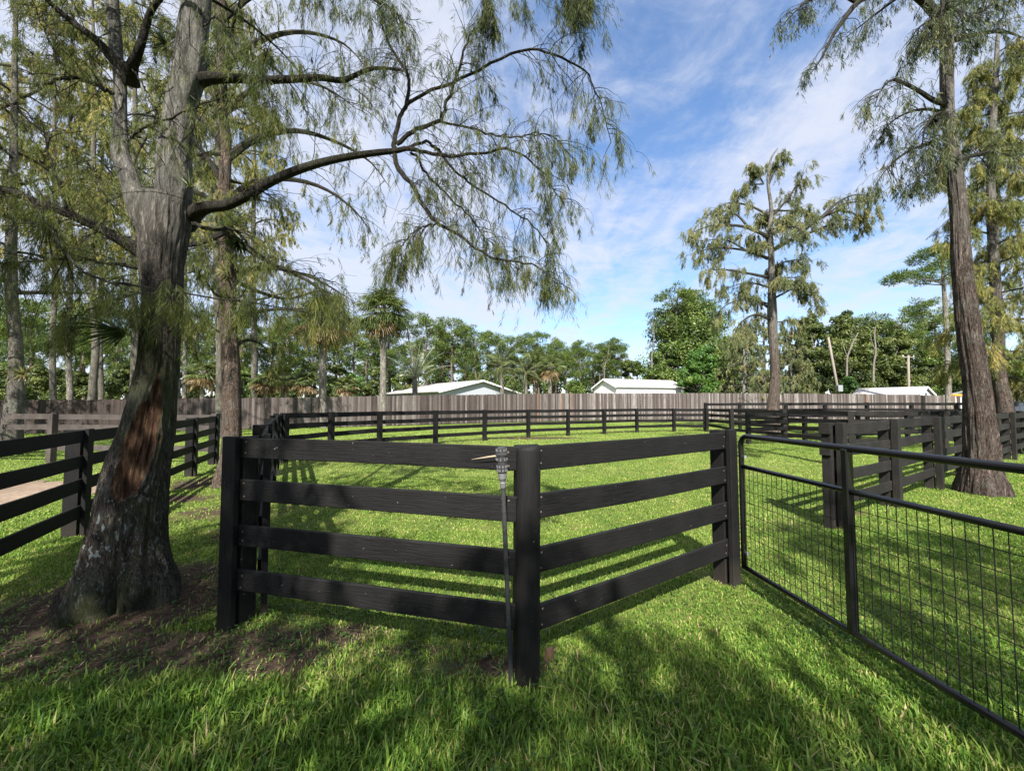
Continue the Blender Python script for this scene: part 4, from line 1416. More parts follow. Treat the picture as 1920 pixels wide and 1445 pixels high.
    rosette("air_plant", P(356, 352, 3.14), 0.15, 40, "small green air plant sitting in the fork of the big cypress", (0.3, -0.4, 0.8), 2, 0.010, 0.42, 1.1)
    rosette("air_plant", P(312, 82, 3.15), 0.15, 44, "dark round air plant on the upper side of the forked cypress stem", (-0.7, -0.5, 0.2), 3, 0.010, 0.12, 1.2)
    rosette("air_plant", P(462, 352, 3.18), 0.18, 34, "pale wispy air plant standing on the thick cypress limb", (0.1, -0.1, 1), 4, 0.007, 0.78, 0.9)
    rosette("air_plant", P(478, 366, 3.20), 0.10, 30, "dark tufted air plant hanging under the thick cypress limb", (0.1, -0.2, -1), 5, 0.008, 0.15, 1.0)
    rosette("air_plant", P(88, 425, 3.04), 0.26, 90, "blackish tangled air plant hanging below the low left cypress limb", (0.1, -0.1, -0.7), 6, 0.008, 0.10, 1.2)
    for (x, y, d, lab) in ((838, 403, 3.0, "tiny grey air plant on the bough that droops toward the rounded post"), (905, 412, 3.22, "tiny curling air plant among the thin twigs over the lawn"), (878, 320, 3.15, "tiny spiky air plant on the middle twig of the reaching limb")):
        rosette("air_plant", P(x, y, d), 0.075, 22, lab, (0, 0, 1), 7, 0.004, 0.72, 1.4)


main_tree()


# ------------------------------------------------------------------ other cypresses
def cypress(name, foot, rows, label, bark, needles, D, explicit=(), nauto=14, zlo=3.0, zhi=10.0, Lmax=2.5, dens=1.0, scale=1.0, sprays=(0.35, 12, 0.16, 0.02), nth=40, nseg=140, amp=0.015, lobes=(), tint=0.45, droop=0.8, copies=0, group=None, side=0.8, rise=0.35, limb='limb', sidesn=9, spread=0.55):
    """a cypress whose trunk follows rows of (photo y, photo x, half width) at distance D"""
    root = empty(name, (foot[0], foot[1], 0), label, "tree", group)
    pts = [AXIS(x, y, h, D)[0] for y, x, h in rows]
    rad = [AXIS(x, y, h, D)[1] * 0.95 for y, x, h in rows]
    pts[0][2] = min(pts[0][2], -0.1)
    b = Buf()
    bark_tube(b, pts, rad, nth, nseg, amp, lobes, foot[0], 9, 0.9)
    line = resample(np.stack(pts), 200)
    br = [np.array(e) for e in explicit]
    extra = []
    for k in range(copies):
        for e in br:
            if rng.random() < 0.7:
                extra.append(rot_about(e, e[0], rng.uniform(0.9, 5.4), rng.uniform(0.55, 0.95)) + np.array((0, 0, rng.normal(0, 0.3))))
    auto = []
    for k in range(nauto):
        s = (k + rng.random()) / nauto
        z = zlo + (zhi - zlo) * s
        i = int(np.argmin(np.abs(line[:, 2] - z)))
        a = k * 2.4 + rng.normal(0, 0.4)
        L = Lmax * (1.05 - 0.7 * s) * rng.uniform(0.65, 1.2)
        d = np.array((math.cos(a), math.sin(a), rise * rng.uniform(0.4, 1.5)))
        auto.append(twigs(line[i][None], d[None], np.array([L]), np.array([droop]), 8, 0.10)[0])
    br = br + extra + auto
    wood, leaf = Buf(), Buf()
    single = not len(explicit) and nauto <= 12
    if single: wood = b
    for e in br:
        L = np.sum(np.linalg.norm(np.diff(e, axis=0), axis=1))
        tube(wood, resample(e, 18), np.linspace(0.018 * L + 0.012 * scale, 0.006 * scale, 18), 6)
    tl, nl, ll, lw = sprays
    dress(wood, leaf, br, max(3, int(sidesn * dens)), side, 2, max(1, int(3 * dens)), tl, nl, ll, lw, 0.010 * scale, droop * 1.1, tint, 0.17, 0.22, spread, 0.06)
    obj("trunk", b, M[bark], root, smooth=True)
    if not single: obj("branches", wood, M[limb], root)
    obj("foliage", leaf, M[needles], root)
    return root


# second cypress, behind the big one
D2 = 8.1
f2 = G(432, 906)
rows2 = [(908, 430, 31), (885, 430, 25), (850, 433, 21), (800, 435, 19), (740, 434, 19), (680, 432, 18), (600, 428, 17.5), (540, 428, 16.5), (480, 428, 16), (430, 424, 14), (360, 420, 12), (280, 424, 11), (200, 418, 10), (100, 414, 9), (0, 416, 8), (-120, 420, 5), (-250, 425, 2)]
R2 = lambda pts: np.array([P(x, y, D2 + dd) for x, y, dd in pts])
ex2 = [R2([(432, 440, 0), (470, 470, -0.2), (520, 500, -0.4), (575, 525, -0.6), (620, 560, -0.8), (655, 610, -0.9)]),
       R2([(432, 625, 0), (448, 600, -0.1), (480, 585, -0.2), (530, 580, -0.3), (590, 588, -0.4), (640, 605, -0.4)]),
       R2([(424, 630, 0), (395, 612, -0.1), (365, 590, -0.3), (340, 574, -0.5)]),
       R2([(424, 560, 0), (400, 510, 0.2), (370, 480, 0.3), (340, 470, 0.5)]),
       R2([(422, 380, 0), (470, 345, -0.2), (530, 335, -0.4), (600, 350, -0.5), (660, 390, -0.5), (700, 440, -0.4)]),
       R2([(422, 300, 0), (480, 260, 0.2), (550, 245, 0.4), (620, 262, 0.5), (690, 300, 0.5), (730, 350, 0.5)]),
       R2([(418, 215, 0), (470, 170, -0.1), (540, 150, -0.2), (610, 165, -0.3), (670, 205, -0.3)]),
       R2([(416, 130, 0), (480, 80, 0.3), (560, 60, 0.5), (640, 80, 0.6), (690, 130, 0.6)]),
       R2([(415, 40, 0), (480, -10, 0.1), (560, -30, 0.2), (640, 0, 0.3)]),
       R2([(420, 340, 0), (390, 300, 0.3), (350, 285, 0.5), (310, 300, 0.8), (280, 330, 1.0)]),
       R2([(418, 200, 0), (380, 160, 0.3), (330, 150, 0.6), (280, 170, 0.9)]),
       R2([(428, 520, 0), (480, 545, 0.5), (540, 560, 0.9), (600, 545, 1.2), (640, 560, 1.3)])]
cypress("cypress_tree", f2, rows2, "straight reddish cypress just behind the big leaning one, grey at the waist", 'bark_brown', 'needle_dark', D2, ex2, 10, 4.0, 10.5, 2.6, 1.0, 0.9, (0.30, 22, 0.10, 0.0075), 56, 170, 0.016, [(-1.9, 0.1, 0.35, 0.5, 0.35), (0.2, 0.1, 0.3, 0.5, 0.3)], 0.52, 0.8, 1, None, 0.9, 0.3, sidesn=19)
rosette("air_plant", P(436, 425, 7.85), 0.55, 90, "large shaggy air plant crowning the straight reddish cypress trunk", (0.2, -0.5, 0.5), 8, 0.035, 0.45, 1.2)
rosette("air_plant", P(446, 455, 7.85), 0.45, 60, "brown hanging air plant under the large shaggy one", (0.3, -0.5, -0.6), 9, 0.03, 0.15, 1.0)
rosette("air_plant", P(421, 508, 7.9), 0.22, 40, "small bright air plant on the straight cypress trunk, waist high to its limbs", (-0.2, -0.8, 0.3), 9, 0.02, 0.7, 1.0)

# big reddish trunk on the right
D3 = 7.35
f3 = G(1846, 922)
rows3 = [(930, 1846, 53), (918, 1845, 48), (890, 1843, 41), (850, 1842, 36), (800, 1838, 32), (750, 1836, 29), (700, 1830, 26.5), (600, 1815, 24), (500, 1803, 20.5), (400, 1798, 18), (330, 1791, 17), (280, 1785, 15.5), (200, 1777, 14.5), (100, 1776, 14), (40, 1776, 14), (-80, 1774, 12.5), (-200, 1770, 11), (-350, 1762, 9), (-520, 1755, 6), (-650, 1750, 2)]
R3 = lambda pts: np.array([P(x, y, D3 + dd) for x, y, dd in pts])
ex3 = [R3([(1774, 50, 0), (1735, 5, -0.2), (1690, -25, -0.4), (1645, -15, -0.6), (1608, 5, -0.7), (1580, 40, -0.8), (1560, 70, -0.8), (1540, 110, -0.8), (1515, 145, -0.8)]),
       R3([(1608, 5, -0.7), (1560, -15, -0.8), (1510, 5, -0.9), (1475, 40, -0.9)]),
       R3([(1776, 196, 0), (1750, 188, -0.2), (1725, 172, -0.3), (1698, 158, -0.5), (1672, 150, -0.6), (1650, 172, -0.6), (1640, 200, -0.6)]),
       R3([(1782, 250, 0), (1745, 268, -0.2), (1710, 280, -0.3), (1680, 300, -0.4), (1662, 318, -0.4)]),
       R3([(1780, 215, 0), (1740, 205, 0.3), (1700, 212, 0.5), (1665, 235, 0.6), (1648, 265, 0.6)]),
       R3([(1788, 300, 0), (1755, 318, 0.2), (1725, 335, 0.3), (1705, 362, 0.3)]),
       R3([(1775, 45, 0), (1745, 40, -0.1), (1720, 55, -0.2), (1705, 80, -0.2)]),
       R3([(1788, 58, 0), (1815, 38, -0.2), (1850, 15, -0.4), (1885, -10, -0.6), (1930, -20, -0.8)]),
       R3([(1788, 75, 0), (1830, 65, 0.3), (1880, 60, 0.5), (1930, 75, 0.7)]),
       R3([(1795, 300, 0), (1830, 290, 0.3), (1870, 285, 0.5), (1910, 300, 0.6)]),
       R3([(1774, 20, 0), (1800, -30, 0.3), (1830, -60, 0.4)]),
       R3([(1774, 30, 0), (1758, 28, -0.3), (1742, 48, -0.5), (1735, 80, -0.5)]), R3([(1778, 25, 0), (1796, 20, -0.4), (1806, 45, -0.6), (1808, 75, -0.6)]), R3([(1774, 15, 0), (1770, 5, -0.5), (1765, 30, -0.7), (1762, 60, -0.7)]),
       R3([(1776, 215, 0), (1755, 215, -0.4), (1735, 240, -0.6), (1728, 280, -0.6)]), R3([(1776, 225, 0), (1760, 232, -0.6), (1750, 262, -0.7), (1748, 300, -0.7)])]
cypress("cypress_tree", f3, rows3, "tall thick reddish cypress standing in the thick posted fence beyond the metal gate", 'bark_red', 'needle_grey', D3, ex3, 14, 9.5, 15.0, 2.6, 0.9, 0.9, (0.28, 18, 0.12, 0.0088), 110, 300, 0.034,
        [(-1.2, 0.1, 0.3, 0.3, 0.3), (-2.2, 0.1, 0.25, 0.3, 0.3), (-0.3, 0.1, 0.3, 0.35, 0.35), (2.0, 0.1, 0.3, 0.5, 0.3), (-2.0, 1.75, 0.10, 0.4, 0.22), (-1.3, 1.3, -0.06, 0.3, 0.3)], 0.45, 1.0, 0, None, 0.62, 0.3, sidesn=24)
rosette("air_plant", P(1752, 232, 7.1), 0.38, 220, "shaggy dark air plant halfway up the tall reddish trunk", (-0.5, -0.5, -0.1), 10, 0.008, 0.32, 1.3, droop=1.6)
rosette("air_plant", P(1776, 25, 7.1), 0.42, 300, "broad dark air plant wrapping the top of the tall reddish trunk", (-0.1, -0.7, 0.1), 11, 0.008, 0.26, 1.5, droop=1.7)
rosette("air_plant", P(1802, 285, 7.15), 0.2, 40, "small dark air plant on the right flank of the tall reddish trunk", (0.6, -0.5, 0.2), 12, 0.018, 0.15, 1.2)

# open-crowned cypress in the paddock
D4 = 24.0
f4 = G(1446, 808)
rows4 = [(812, 1446, 21), (800, 1446, 16), (780, 1448, 13.5), (750, 1450, 11.5), (700, 1453, 9.5), (640, 1450, 9), (590, 1448, 10), (530, 1447, 7), (470, 1446, 6), (430, 1444, 5), (390, 1446, 4), (340, 1440, 3), (300, 1445, 2.2), (278, 1458, 1)]
R4 = lambda pts: np.array([P(x, y, D4 + dd) for x, y, dd in pts])
ex4 = [R4([(1443, 445, 0), (1405, 428, -0.4), (1370, 422, -0.7), (1330, 424, -1), (1292, 440, -1.2)]),
       R4([(1441, 485, 0), (1400, 470, 0.4), (1340, 465, 0.8), (1285, 480, 1)]),
       R4([(1440, 520, 0), (1400, 512, -0.6), (1350, 505, -1), (1322, 512, -1.2)]),
       R4([(1447, 470, 0), (1490, 445, -0.3), (1540, 408, -0.6), (1590, 380, -0.8), (1642, 384, -1)]),
       R4([(1540, 408, -0.6), (1575, 395, -0.2), (1610, 405, 0.2), (1625, 420, 0.3)]),
       R4([(1447, 405, 0), (1475, 375, 0.2), (1495, 345, 0.4), (1512, 318, 0.5)]),
       R4([(1442, 345, 0), (1455, 312, 0), (1468, 285, 0)]),
       R4([(1432, 345, 0), (1420, 322, 0), (1410, 308, 0)]),
       R4([(1444, 405, 0), (1410, 388, 0.4), (1370, 380, 0.8), (1335, 396, 1)]),
       R4([(1448, 500, 0), (1485, 488, 0.3), (1525, 490, 0.5)]),
       R4([(1449, 560, 0), (1500, 540, -0.6), (1545, 572, -1)]),
       R4([(1447, 580, 0), (1410, 560, 0.3), (1365, 570, 0.6), (1335, 600, 0.8)]),
       R4([(1447, 600, 0), (1415, 590, -0.5), (1385, 610, -0.8), (1370, 650, -1)]),
       R4([(1447, 430, 0), (1480, 425, -1.2), (1500, 430, -2.2), (1515, 445, -2.8)]),
       R4([(1490, 445, -0.3), (1530, 432, 0.6), (1580, 412, 1.2), (1600, 415, 1.4)]), R4([(1540, 408, -0.6), (1570, 380, -0.3), (1600, 366, 0.2), (1632, 366, 0.3)]), R4([(1405, 428, -0.4), (1380, 402, 0.2), (1350, 396, 0.6), (1308, 414, 0.8)]),
       R4([(1400, 470, 0.4), (1360, 450, 1.0), (1308, 452, 1.6)]), R4([(1432, 345, 0), (1402, 348, 0.3), (1372, 364, 0.5)]), R4([(1447, 395, 0), (1485, 396, 0.5), (1515, 402, 1.0)]), R4([(1447, 540, 0), (1400, 530, 0.7), (1350, 545, 1.3)]), R4([(1447, 530, 0), (1485, 520, -0.8), (1520, 535, -1.4)]),
       R4([(1446, 455, 0), (1430, 440, 1.2), (1420, 435, 2.4), (1400, 445, 3.2)])]
cypress("cypress_tree", f4, rows4, "slender open-crowned olive cypress standing alone beyond the arena fences", 'bark_red', 'needle_pale', D4, ex4, 7, 6.5, 14.0, 2.2, 1.5, 1.3, (0.50, 38, 0.20, 0.016), 40, 120, 0.02, [(-1.9, 0.2, 0.4, 0.5, 0.6), (-0.4, 0.2, 0.3, 0.4, 0.5)], 0.52, 0.55, 0, None, 1.0, 0.3, sidesn=13)

# bushy olive cypresses at the right edge
D5 = 13.5
cypress("cypress_tree", G(1882, 845), [(850, 1885, 34), (820, 1886, 26), (780, 1886, 20), (740, 1880, 17), (690, 1872, 15), (620, 1872, 13), (520, 1866, 12), (420, 1860, 11), (330, 1858, 9), (230, 1862, 8), (120, 1868, 6), (40, 1872, 3)],
        "bushy olive cypress with a crooked foot behind the end of the thick posted fence", 'bark_red', 'needle_olive', D5, [], 40, 2.4, 14.0, 1.7, 1.35, 1.1, (0.42, 28, 0.17, 0.012), 40, 130, 0.02, [(-2.3, 0.8, 0.3, 0.5, 0.4)], 0.52, 0.9, 0, None, 0.72, 0.3, sidesn=11)
cypress("cypress_tree", G(1990, 815), [(815, 1985, 22), (760, 1980, 15), (600, 1968, 13), (400, 1962, 11), (200, 1960, 8), (40, 1962, 4), (-60, 1962, 2)],
        "farther olive cypress cut off by the right edge of the view", 'bark_red', 'needle_olive', 19.0, [], 46, 3.2, 20.0, 2.9, 1.2, 1.4, (0.45, 18, 0.24, 0.025), 32, 100, 0.02, (), 0.5, 0.8, 0, None, 1.1, 0.3)

# pale-trunked cypresses at the left
cypress("cypress_tree", G(22, 838), [(840, 18, 30), (800, 22, 24), (750, 28, 20), (700, 30, 17), (640, 29, 15), (560, 22, 14), (480, 20, 13), (380, 24, 11), (250, 26, 9), (120, 28, 7), (0, 30, 5), (-120, 32, 2)],
        "pale pinkish cypress trunk behind the weathered grey fence by the left edge", 'bark_grey', 'needle_dark', 13.0, [], 20, 5.0, 14.0, 3.0, 1.0, 1.2, (0.38, 20, 0.15, 0.013), 40, 130, 0.02, (), 0.45, 0.8, 0, None, 1.0, 0.3)
rosette("air_plant", P(44, 703, 12.55), 0.46, 44, "yellow-green spiky air plant on the pale pinkish trunk", (0.6, -0.6, 0.3), 13, 0.04, 0.85, 1.1)
GROVE = [(100, 27.0, 7.5, -60, 'needle_olive', "brownish cypress trunk first beyond the dark plank fence"), (131, 30.0, 7, -20, 'needle_olive', "pale grey cypress trunk with a crook beyond the dark plank fence"),
         (172, 26.5, 9, -140, 'needle_dark', "thick dark trunk beside the pale crooked one beyond the dark plank fence"), (189, 32.0, 6, 60, 'needle_olive', "mossy grey trunk close behind the thick dark one"),
         (-90, 24.0, 10, -150, 'needle_olive', "olive cypress beyond the sandy track at the far left"), (478, 34.0, 7, 150, 'needle_olive', "thin grey cypress behind the plank fence between the reddish trunk and the cabbage palms"),
         (330, 36.0, 5.5, 240, 'needle_pale', "whitish pole-thin trunk just right of the big leaning trunk"), (347, 35.0, 5.0, 250, 'needle_pale', "second whitish thin trunk leaning beside the pole-thin one"),
         (410, 20.0, 8.5, -80, 'needle_olive', "slim pale cypress rising behind the straight reddish one"), (250, 22.0, 9, -120, 'needle_olive', "olive cypress hidden behind the big leaning trunk")]
for gx, gd, hw, ytop, nd, lab in GROVE:
    yb = 758 + CAM_Z * F_PX / gd
    jit = rng.normal(0, 3, 5)
    rows_ = [(yb + 2, gx, hw * 1.9), (yb - 18, gx + 1, hw * 1.3), (740, gx + jit[0] * 0.5, hw), (640, gx + jit[1], hw * 0.9), (520, gx + jit[2], hw * 0.8), (0.5 * (520 + ytop), gx + jit[3], hw * 0.55), (ytop, gx + jit[4], hw * 0.12)]
    zt = P(gx, ytop, gd)[2]
    thin = gx in (330, 347)
    cypress("cypress_tree", G(gx, yb), rows_, lab, 'bark_far' if thin or gx == 131 else 'bark_grey', nd, gd, [], 12 if thin else 24, zt * (0.6 if thin else 0.34), zt * 0.97, (2.2 if thin else 4.2) * min(1.1, gd / 26), 1.0, 1.5,
            (0.5, 24, 0.20, 0.006 + 0.0007 * gd), 24, 70, 0.02, (), 0.6, 0.7, 0, "cypress grove at the left", 1.3, 0.35, sidesn=20)

# trees behind the viewer, whose crowns shade the foreground
def shade_tree(x, y, h, zlo, L, n, label, group="cypresses behind the viewer"):
    gx = [(0.0, 0.32), (0.6, 0.24), (2.5, 0.2), (h * 0.6, 0.13), (h, 0.02)]
    root = empty("cypress_tree", (x, y, 0), label, "tree", group)
    b, wood, leaf = Buf(), Buf(), Buf()
    bark_tube(b, [(x + 0.1 * math.sin(z), y, z - 0.1) for z, r in gx], [r for z, r in gx], 24, 60, 0.02, (), x)
    br = []
    for k in range(n):
        s = (k + rng.random()) / n
        a = k * 2.4 + rng.normal(0, .3)
        br.append(twigs(np.array([[x, y, zlo + (h - zlo) * s]]), np.array([[math.cos(a), math.sin(a), 0.35]]), np.array([L * (1.05 - 0.6 * s)]), np.array([0.7]), 8, 0.1)[0])
    for e in br: tube(wood, resample(e, 14), np.linspace(0.05, 0.008, 14), 5)
    dress(wood, leaf, br, 12, 1.6, 3, 2, 0.42, 8, 0.19, 0.045, 0.01, 0.8, 0.45, 0.15, 0.2)
    obj("trunk", b, M['bark_grey'], root, smooth=True)
    obj("branches", wood, M['limb'], root)
    obj("foliage", leaf, M['needle_dark'], root)


shade_tree(-3.9, -4.8, 9.4, 2.4, 3.4, 42, "leafy cypress behind the viewer on the left, shading the big trunk")
shade_tree(4.0, -4.8, 9.0, 2.6, 3.1, 32, "leafy cypress behind the viewer on the right, shading the grass by the gate")
shade_tree(0.2, -6.0, 8.8, 3.6, 2.3, 16, "smaller leafy cypress farther behind the viewer")
for tx, ty, th in ((-20.5, 12.4, 14.0), (-26.5, 15.5, 14.0), (-17.6, 9.6, 13.5), (-31, 16.5, 13.0)):
    shade_tree(tx, ty, th, 3.4, 3.2, 24, "cypress beside the sandy track, just outside the view, shading the dark plank fence", "cypresses beside the track outside the view")
# ------------------------------------------------------------------ pines
def pine_mesh(seed, H, crown0, spread, nlimb, flat=1.0, tuft=0.34):
    """local meshes of one long-bare-trunked pine"""
    global rng
    keep, rng = rng, np.random.default_rng(seed)
    wood, leaf = Buf(), Buf()
    bend = rng.normal(0, 0.25, (4, 2))
    tr = np.array([(0, 0, -0.3), (bend[0, 0] * .4, bend[0, 1] * .4, H * .3), (bend[1, 0], bend[1, 1], H * .6), (bend[2, 0], bend[2, 1], H * .85), (bend[3, 0], bend[3, 1], H)])
    line = resample(tr, 40)
    bark_tube(wood, tr, [0.20, 0.17, 0.14, 0.09, 0.03], 12, 40, 0.01, (), seed)
    C, Rr = [], []
    for k in range(nlimb):
        s = (k + rng.random()) / nlimb
        z = crown0 + (H - crown0) * s
        i = int(np.argmin(np.abs(line[:, 2] - z)))
        a = k * 2.4 + rng.normal(0, 0.5)
        L = spread * (0.35 + 0.75 * math.sin(PI * (0.18 + 0.75 * s))) * rng.uniform(0.55, 1.15)
        d = np.array((math.cos(a), math.sin(a), rng.uniform(0.15, 0.7)))
        e = twigs(line[i][None], d[None], np.array([L]), np.array([0.1]), 7, 0.16)[0]
        tube(wood, e, np.linspace(0.06, 0.018, 7), 5)
        for q in range(rng.integers(2, 5)):
            t = rng.uniform(0.5, 1.05)
            c = e[0] + (e[-1] - e[0]) * t + rng.normal(0, 0.35, 3) * np.array((1, 1, 0.6))
            C.append(c)
            Rr.append(rng.uniform(0.38, 0.85) * np.array((1, 1, 0.6 * flat)))
    C.append(line[-1] + (0, 0, 0.1))
    Rr.append(np.array((0.7, 0.7, 0.5)))
    C, Rr = np.array(C), np.array(Rr)
    n = 95
    o = unit(rng.normal(size=(len(C), n, 3)))
    r = rng.random((len(C), n, 1)) ** 0.5
    p = C[:, None] + o * r * Rr[:, None]
    d = unit(o + np.array((0, 0, 0.35)) + rng.normal(0, 0.35, o.shape))
    tone = 0.45 + rng.normal(0, 0.13, (len(C), 1)) + rng.normal(0, 0.15, (len(C), n))
    kites(leaf, p.reshape(-1, 3), d.reshape(-1, 3), tuft * (0.7 + 0.6 * rng.random(p.shape[0] * n)), 0.085, np.clip(tone, 0, 1).ravel())
    rng = keep
    return wood.mesh("trunk", M['bark_pine'], smooth=True), leaf.mesh("crown", M['pine'])


PINES = [pine_mesh(101, 13.5, 5.2, 2.5, 22), pine_mesh(102, 15.0, 7.5, 2.2, 19), pine_mesh(103, 12.5, 5.6, 2.6, 20, 0.8), pine_mesh(104, 14.5, 8.6, 2.9, 17, 0.7), pine_mesh(105, 13.0, 6.8, 1.9, 16)]
PINE_H = [13.5, 15.0, 12.5, 14.5, 13.0]


def put_pine(px, ytop, d, k, label, group, rz=None, wide=1.0):
    top = P(px, ytop, d)
    s = top[2] / PINE_H[k]
    root = empty("pine_tree", (top[0], d, 0), label, "pine tree", group, rng.random() * 6 if rz is None else rz)
    root.scale = (s * wide, s * wide, s)
    for nm, me in zip(("trunk", "crown"), PINES[k]):
        o = bpy.data.objects.new(nm, me)
        COL.objects.link(o)
        o.parent = root


WOOD = "pines in the wood behind the houses"
pines = [  # photo x of the top, photo y of the top, distance, kind, label
    (700, 612, 62, 0, "pine just right of the tall cabbage palm trunk, over the green bush"), (735, 600, 66, 2, "pine behind the skirt of the tall cabbage palm"),
    (768, 598, 60, 1, "pine above the silvery upright palm"), (800, 597, 58, 0, "round-topped pine highest of the wood, right of the silvery palm"),
    (826, 616, 64, 4, "pine in the gap beside the round-topped highest pine"), (848, 608, 60, 2, "pine over the left slope of the grey gabled house"),
    (872, 613, 63, 3, "flat-topped pine over the left slope of the grey gabled house"), (893, 624, 60, 0, "pine straight above the peak of the grey gabled house"),
    (915, 628, 66, 1, "slim pine just right of the grey gable's peak"), (935, 634, 64, 4, "low pine behind the tall feather palm"),
    (958, 640, 68, 2, "pine behind the fronds of the tall feather palm"), (988, 632, 64, 1, "pine between the two feather palms"),
    (1008, 626, 62, 0, "dark full-crowned pine above the two dark palms"), (1040, 652, 66, 2, "pine above the brown-skirted palm"),
    (1062, 656, 70, 4, "short pine right of the brown-skirted palm"), (1086, 645, 62, 1, "umbrella-crowned pine left of the white shed"),
    (1112, 652, 68, 2, "pine over the gable end of the white shed"), (1132, 645, 64, 3, "loose-crowned pine over the white shed's ridge"),
    (1150, 640, 64, 1, "last tall pine of the wood, before the sky gap above the white shed"),
    (1268, 541, 58, 3, "tall flat-topped pine sticking out above the dark round-crowned tree"), (1300, 556, 62, 0, "pine top peeping over the dark round-crowned tree"),
    (1690, 600, 66, 3, "flat-topped pine over the olive wood, left of the tall single pine"), (1726, 566, 68, 3, "tiered pine highest behind the low white shed at the right"),
    (1755, 590, 70, 2, "pine close behind the tall single pine"), (1640, 592, 72, 3, "spreading pine above the olive wood's middle"),
    (1660, 612, 70, 0, "dark pine above the utility pole"), (1805, 605, 62, 4, "pine behind the tall reddish trunk"), (1845, 640, 60, 2, "low pine right of the tall reddish trunk"), (1570, 620, 72, 2, "pine half sunk in the olive wood above the leaning pole"),
    (585, 628, 56, 0, "bright pine left of the drooping cabbage palm's trunk"), (640, 640, 58, 2, "bright pine between the two cabbage palms"), (540, 610, 54, 1, "pine behind the thin grey cypress"),
    (455, 600, 52, 0, "pine over the dark palm thicket"), (375, 610, 50, 2, "pine behind the fan palm bush near the straight reddish cypress"), (300, 600, 50, 1, "pine behind the big leaning trunk"),
    (225, 640, 48, 2, "low pine over the shrubs left of the big leaning trunk"), (60, 600, 46, 0, "pine over the deep green shrubs at the far left"), (150, 590, 50, 4, "pine behind the pale crooked trunk")]
for px, yt, d, k, lab in pines:
    put_pine(px, yt, d, k, lab, WOOD)
# filler pines deeper in the wood
for i, px in enumerate(np.linspace(690, 1165, 30)):
    put_pine(px + rng.normal(0, 6), 660 + rng.normal(0, 9), 78 + rng.normal(0, 3), int(rng.integers(0, 5)), "distant pine deep in the wood behind the front row of pines", "distant pines deep in the wood")
for i, px in enumerate(list(np.linspace(-60, 340, 15)) + list(np.linspace(380, 690, 13))):
    put_pine(px + rng.normal(0, 8), 605 + rng.normal(0, 22), 60 + rng.normal(0, 5), int(rng.integers(0, 5)), "pine in the deep wood beyond the cypress grove and the dark plank fence", "pines deep in the wood beyond the cypress grove")
# the tall single pine with a bare bole
root = empty("pine_tree", P(1777, 748, 40) * np.array((1, 1, 0)), "tall single pine with a bare bole and flat spreading crown left of the reddish trunk", "pine tree")
w_, l_ = Buf(), Buf()
tp = [P(x, y, 40) for x, y in ((1779, 790), (1778, 740), (1777, 690), (1775, 630), (1772, 570), (1769, 530), (1768, 500), (1764, 480), (1760, 470))]
bark_tube(w_, tp, [0.26, 0.24, 0.22, 0.2, 0.18, 0.15, 0.12, 0.07, 0.03], 20, 70, 0.015, (), 4)
tl_ = resample(tp, 60)
Cs = []
for (x, y), dd in (((1670, 525), 0), ((1690, 515), -1), ((1705, 520), 1), ((1728, 512), -2), ((1740, 524), 1.5), ((1720, 490), 1), ((1735, 475), 0), ((1755, 470), 1), ((1770, 470), -1), ((1790, 475), 0.5), ((1790, 500), -1.5), ((1750, 500), 2), ((1765, 488), -2.2), ((1785, 520), 2)):
    c = P(x, y, 40 + dd)
    s = tl_[int(np.argmin(np.abs(tl_[:, 2] - (c[2] - 0.5))))]
    e = resample([s, (s + c) / 2 + (0, 0, -0.1), c], 8)
    tube(w_, e, np.linspace(0.07, 0.02, 8), 5)
    Cs.append(c)
Cs = np.array(Cs)
Cs = np.concatenate([Cs, Cs + rng.normal(0, 0.45, Cs.shape) * np.array((1, 1, .4))])
o_ = unit(rng.normal(size=(len(Cs), 300, 3)))
p_ = Cs[:, None] + o_ * rng.random((len(Cs), 300, 1)) ** 0.5 * np.array((0.85, 0.85, 0.4))
kites(l_, p_.reshape(-1, 3), unit(o_ + np.array((0, 0, 0.4))).reshape(-1, 3), 0.30, 0.06, np.clip(0.42 + rng.normal(0, 0.2, p_.shape[0] * 300), 0, 1))
obj("trunk", w_, M['bark_far'], root, smooth=True)
obj("crown", l_, M['pine'], root)


# ------------------------------------------------------------------ broad-leaved trees and bushes
def clumps(buf, C, R, n, size, tone, tv=0.14, up=0.3):
    C, R = np.asarray(C), np.asarray(R)
    o = unit(rng.normal(size=(len(C), n, 3)))
    r = 1 - 0.55 * rng.random((len(C), n, 1)) ** 1.6
    p = C[:, None] + o * r * R[:, None]
    nrm = unit(o + rng.normal(0, 0.5, o.shape) + np.array((0, 0, up)))
    d = perp(nrm.reshape(-1, 3))
    d = unit(d + DOWN * 0.25)
    side = unit(np.cross(nrm.reshape(-1, 3), d))
    N = len(d)
    s = size * (0.65 + 0.7 * rng.random(N))
    t = (np.broadcast_to(np.asarray(tone, float).reshape(-1, 1), (len(C), n)) + rng.normal(0, tv, (len(C), n))).ravel()
    kites(buf, p.reshape(-1, 3) - d * s[:, None] / 2, d, s, s * 0.6, np.clip(t, 0, 1), 0.5, side)


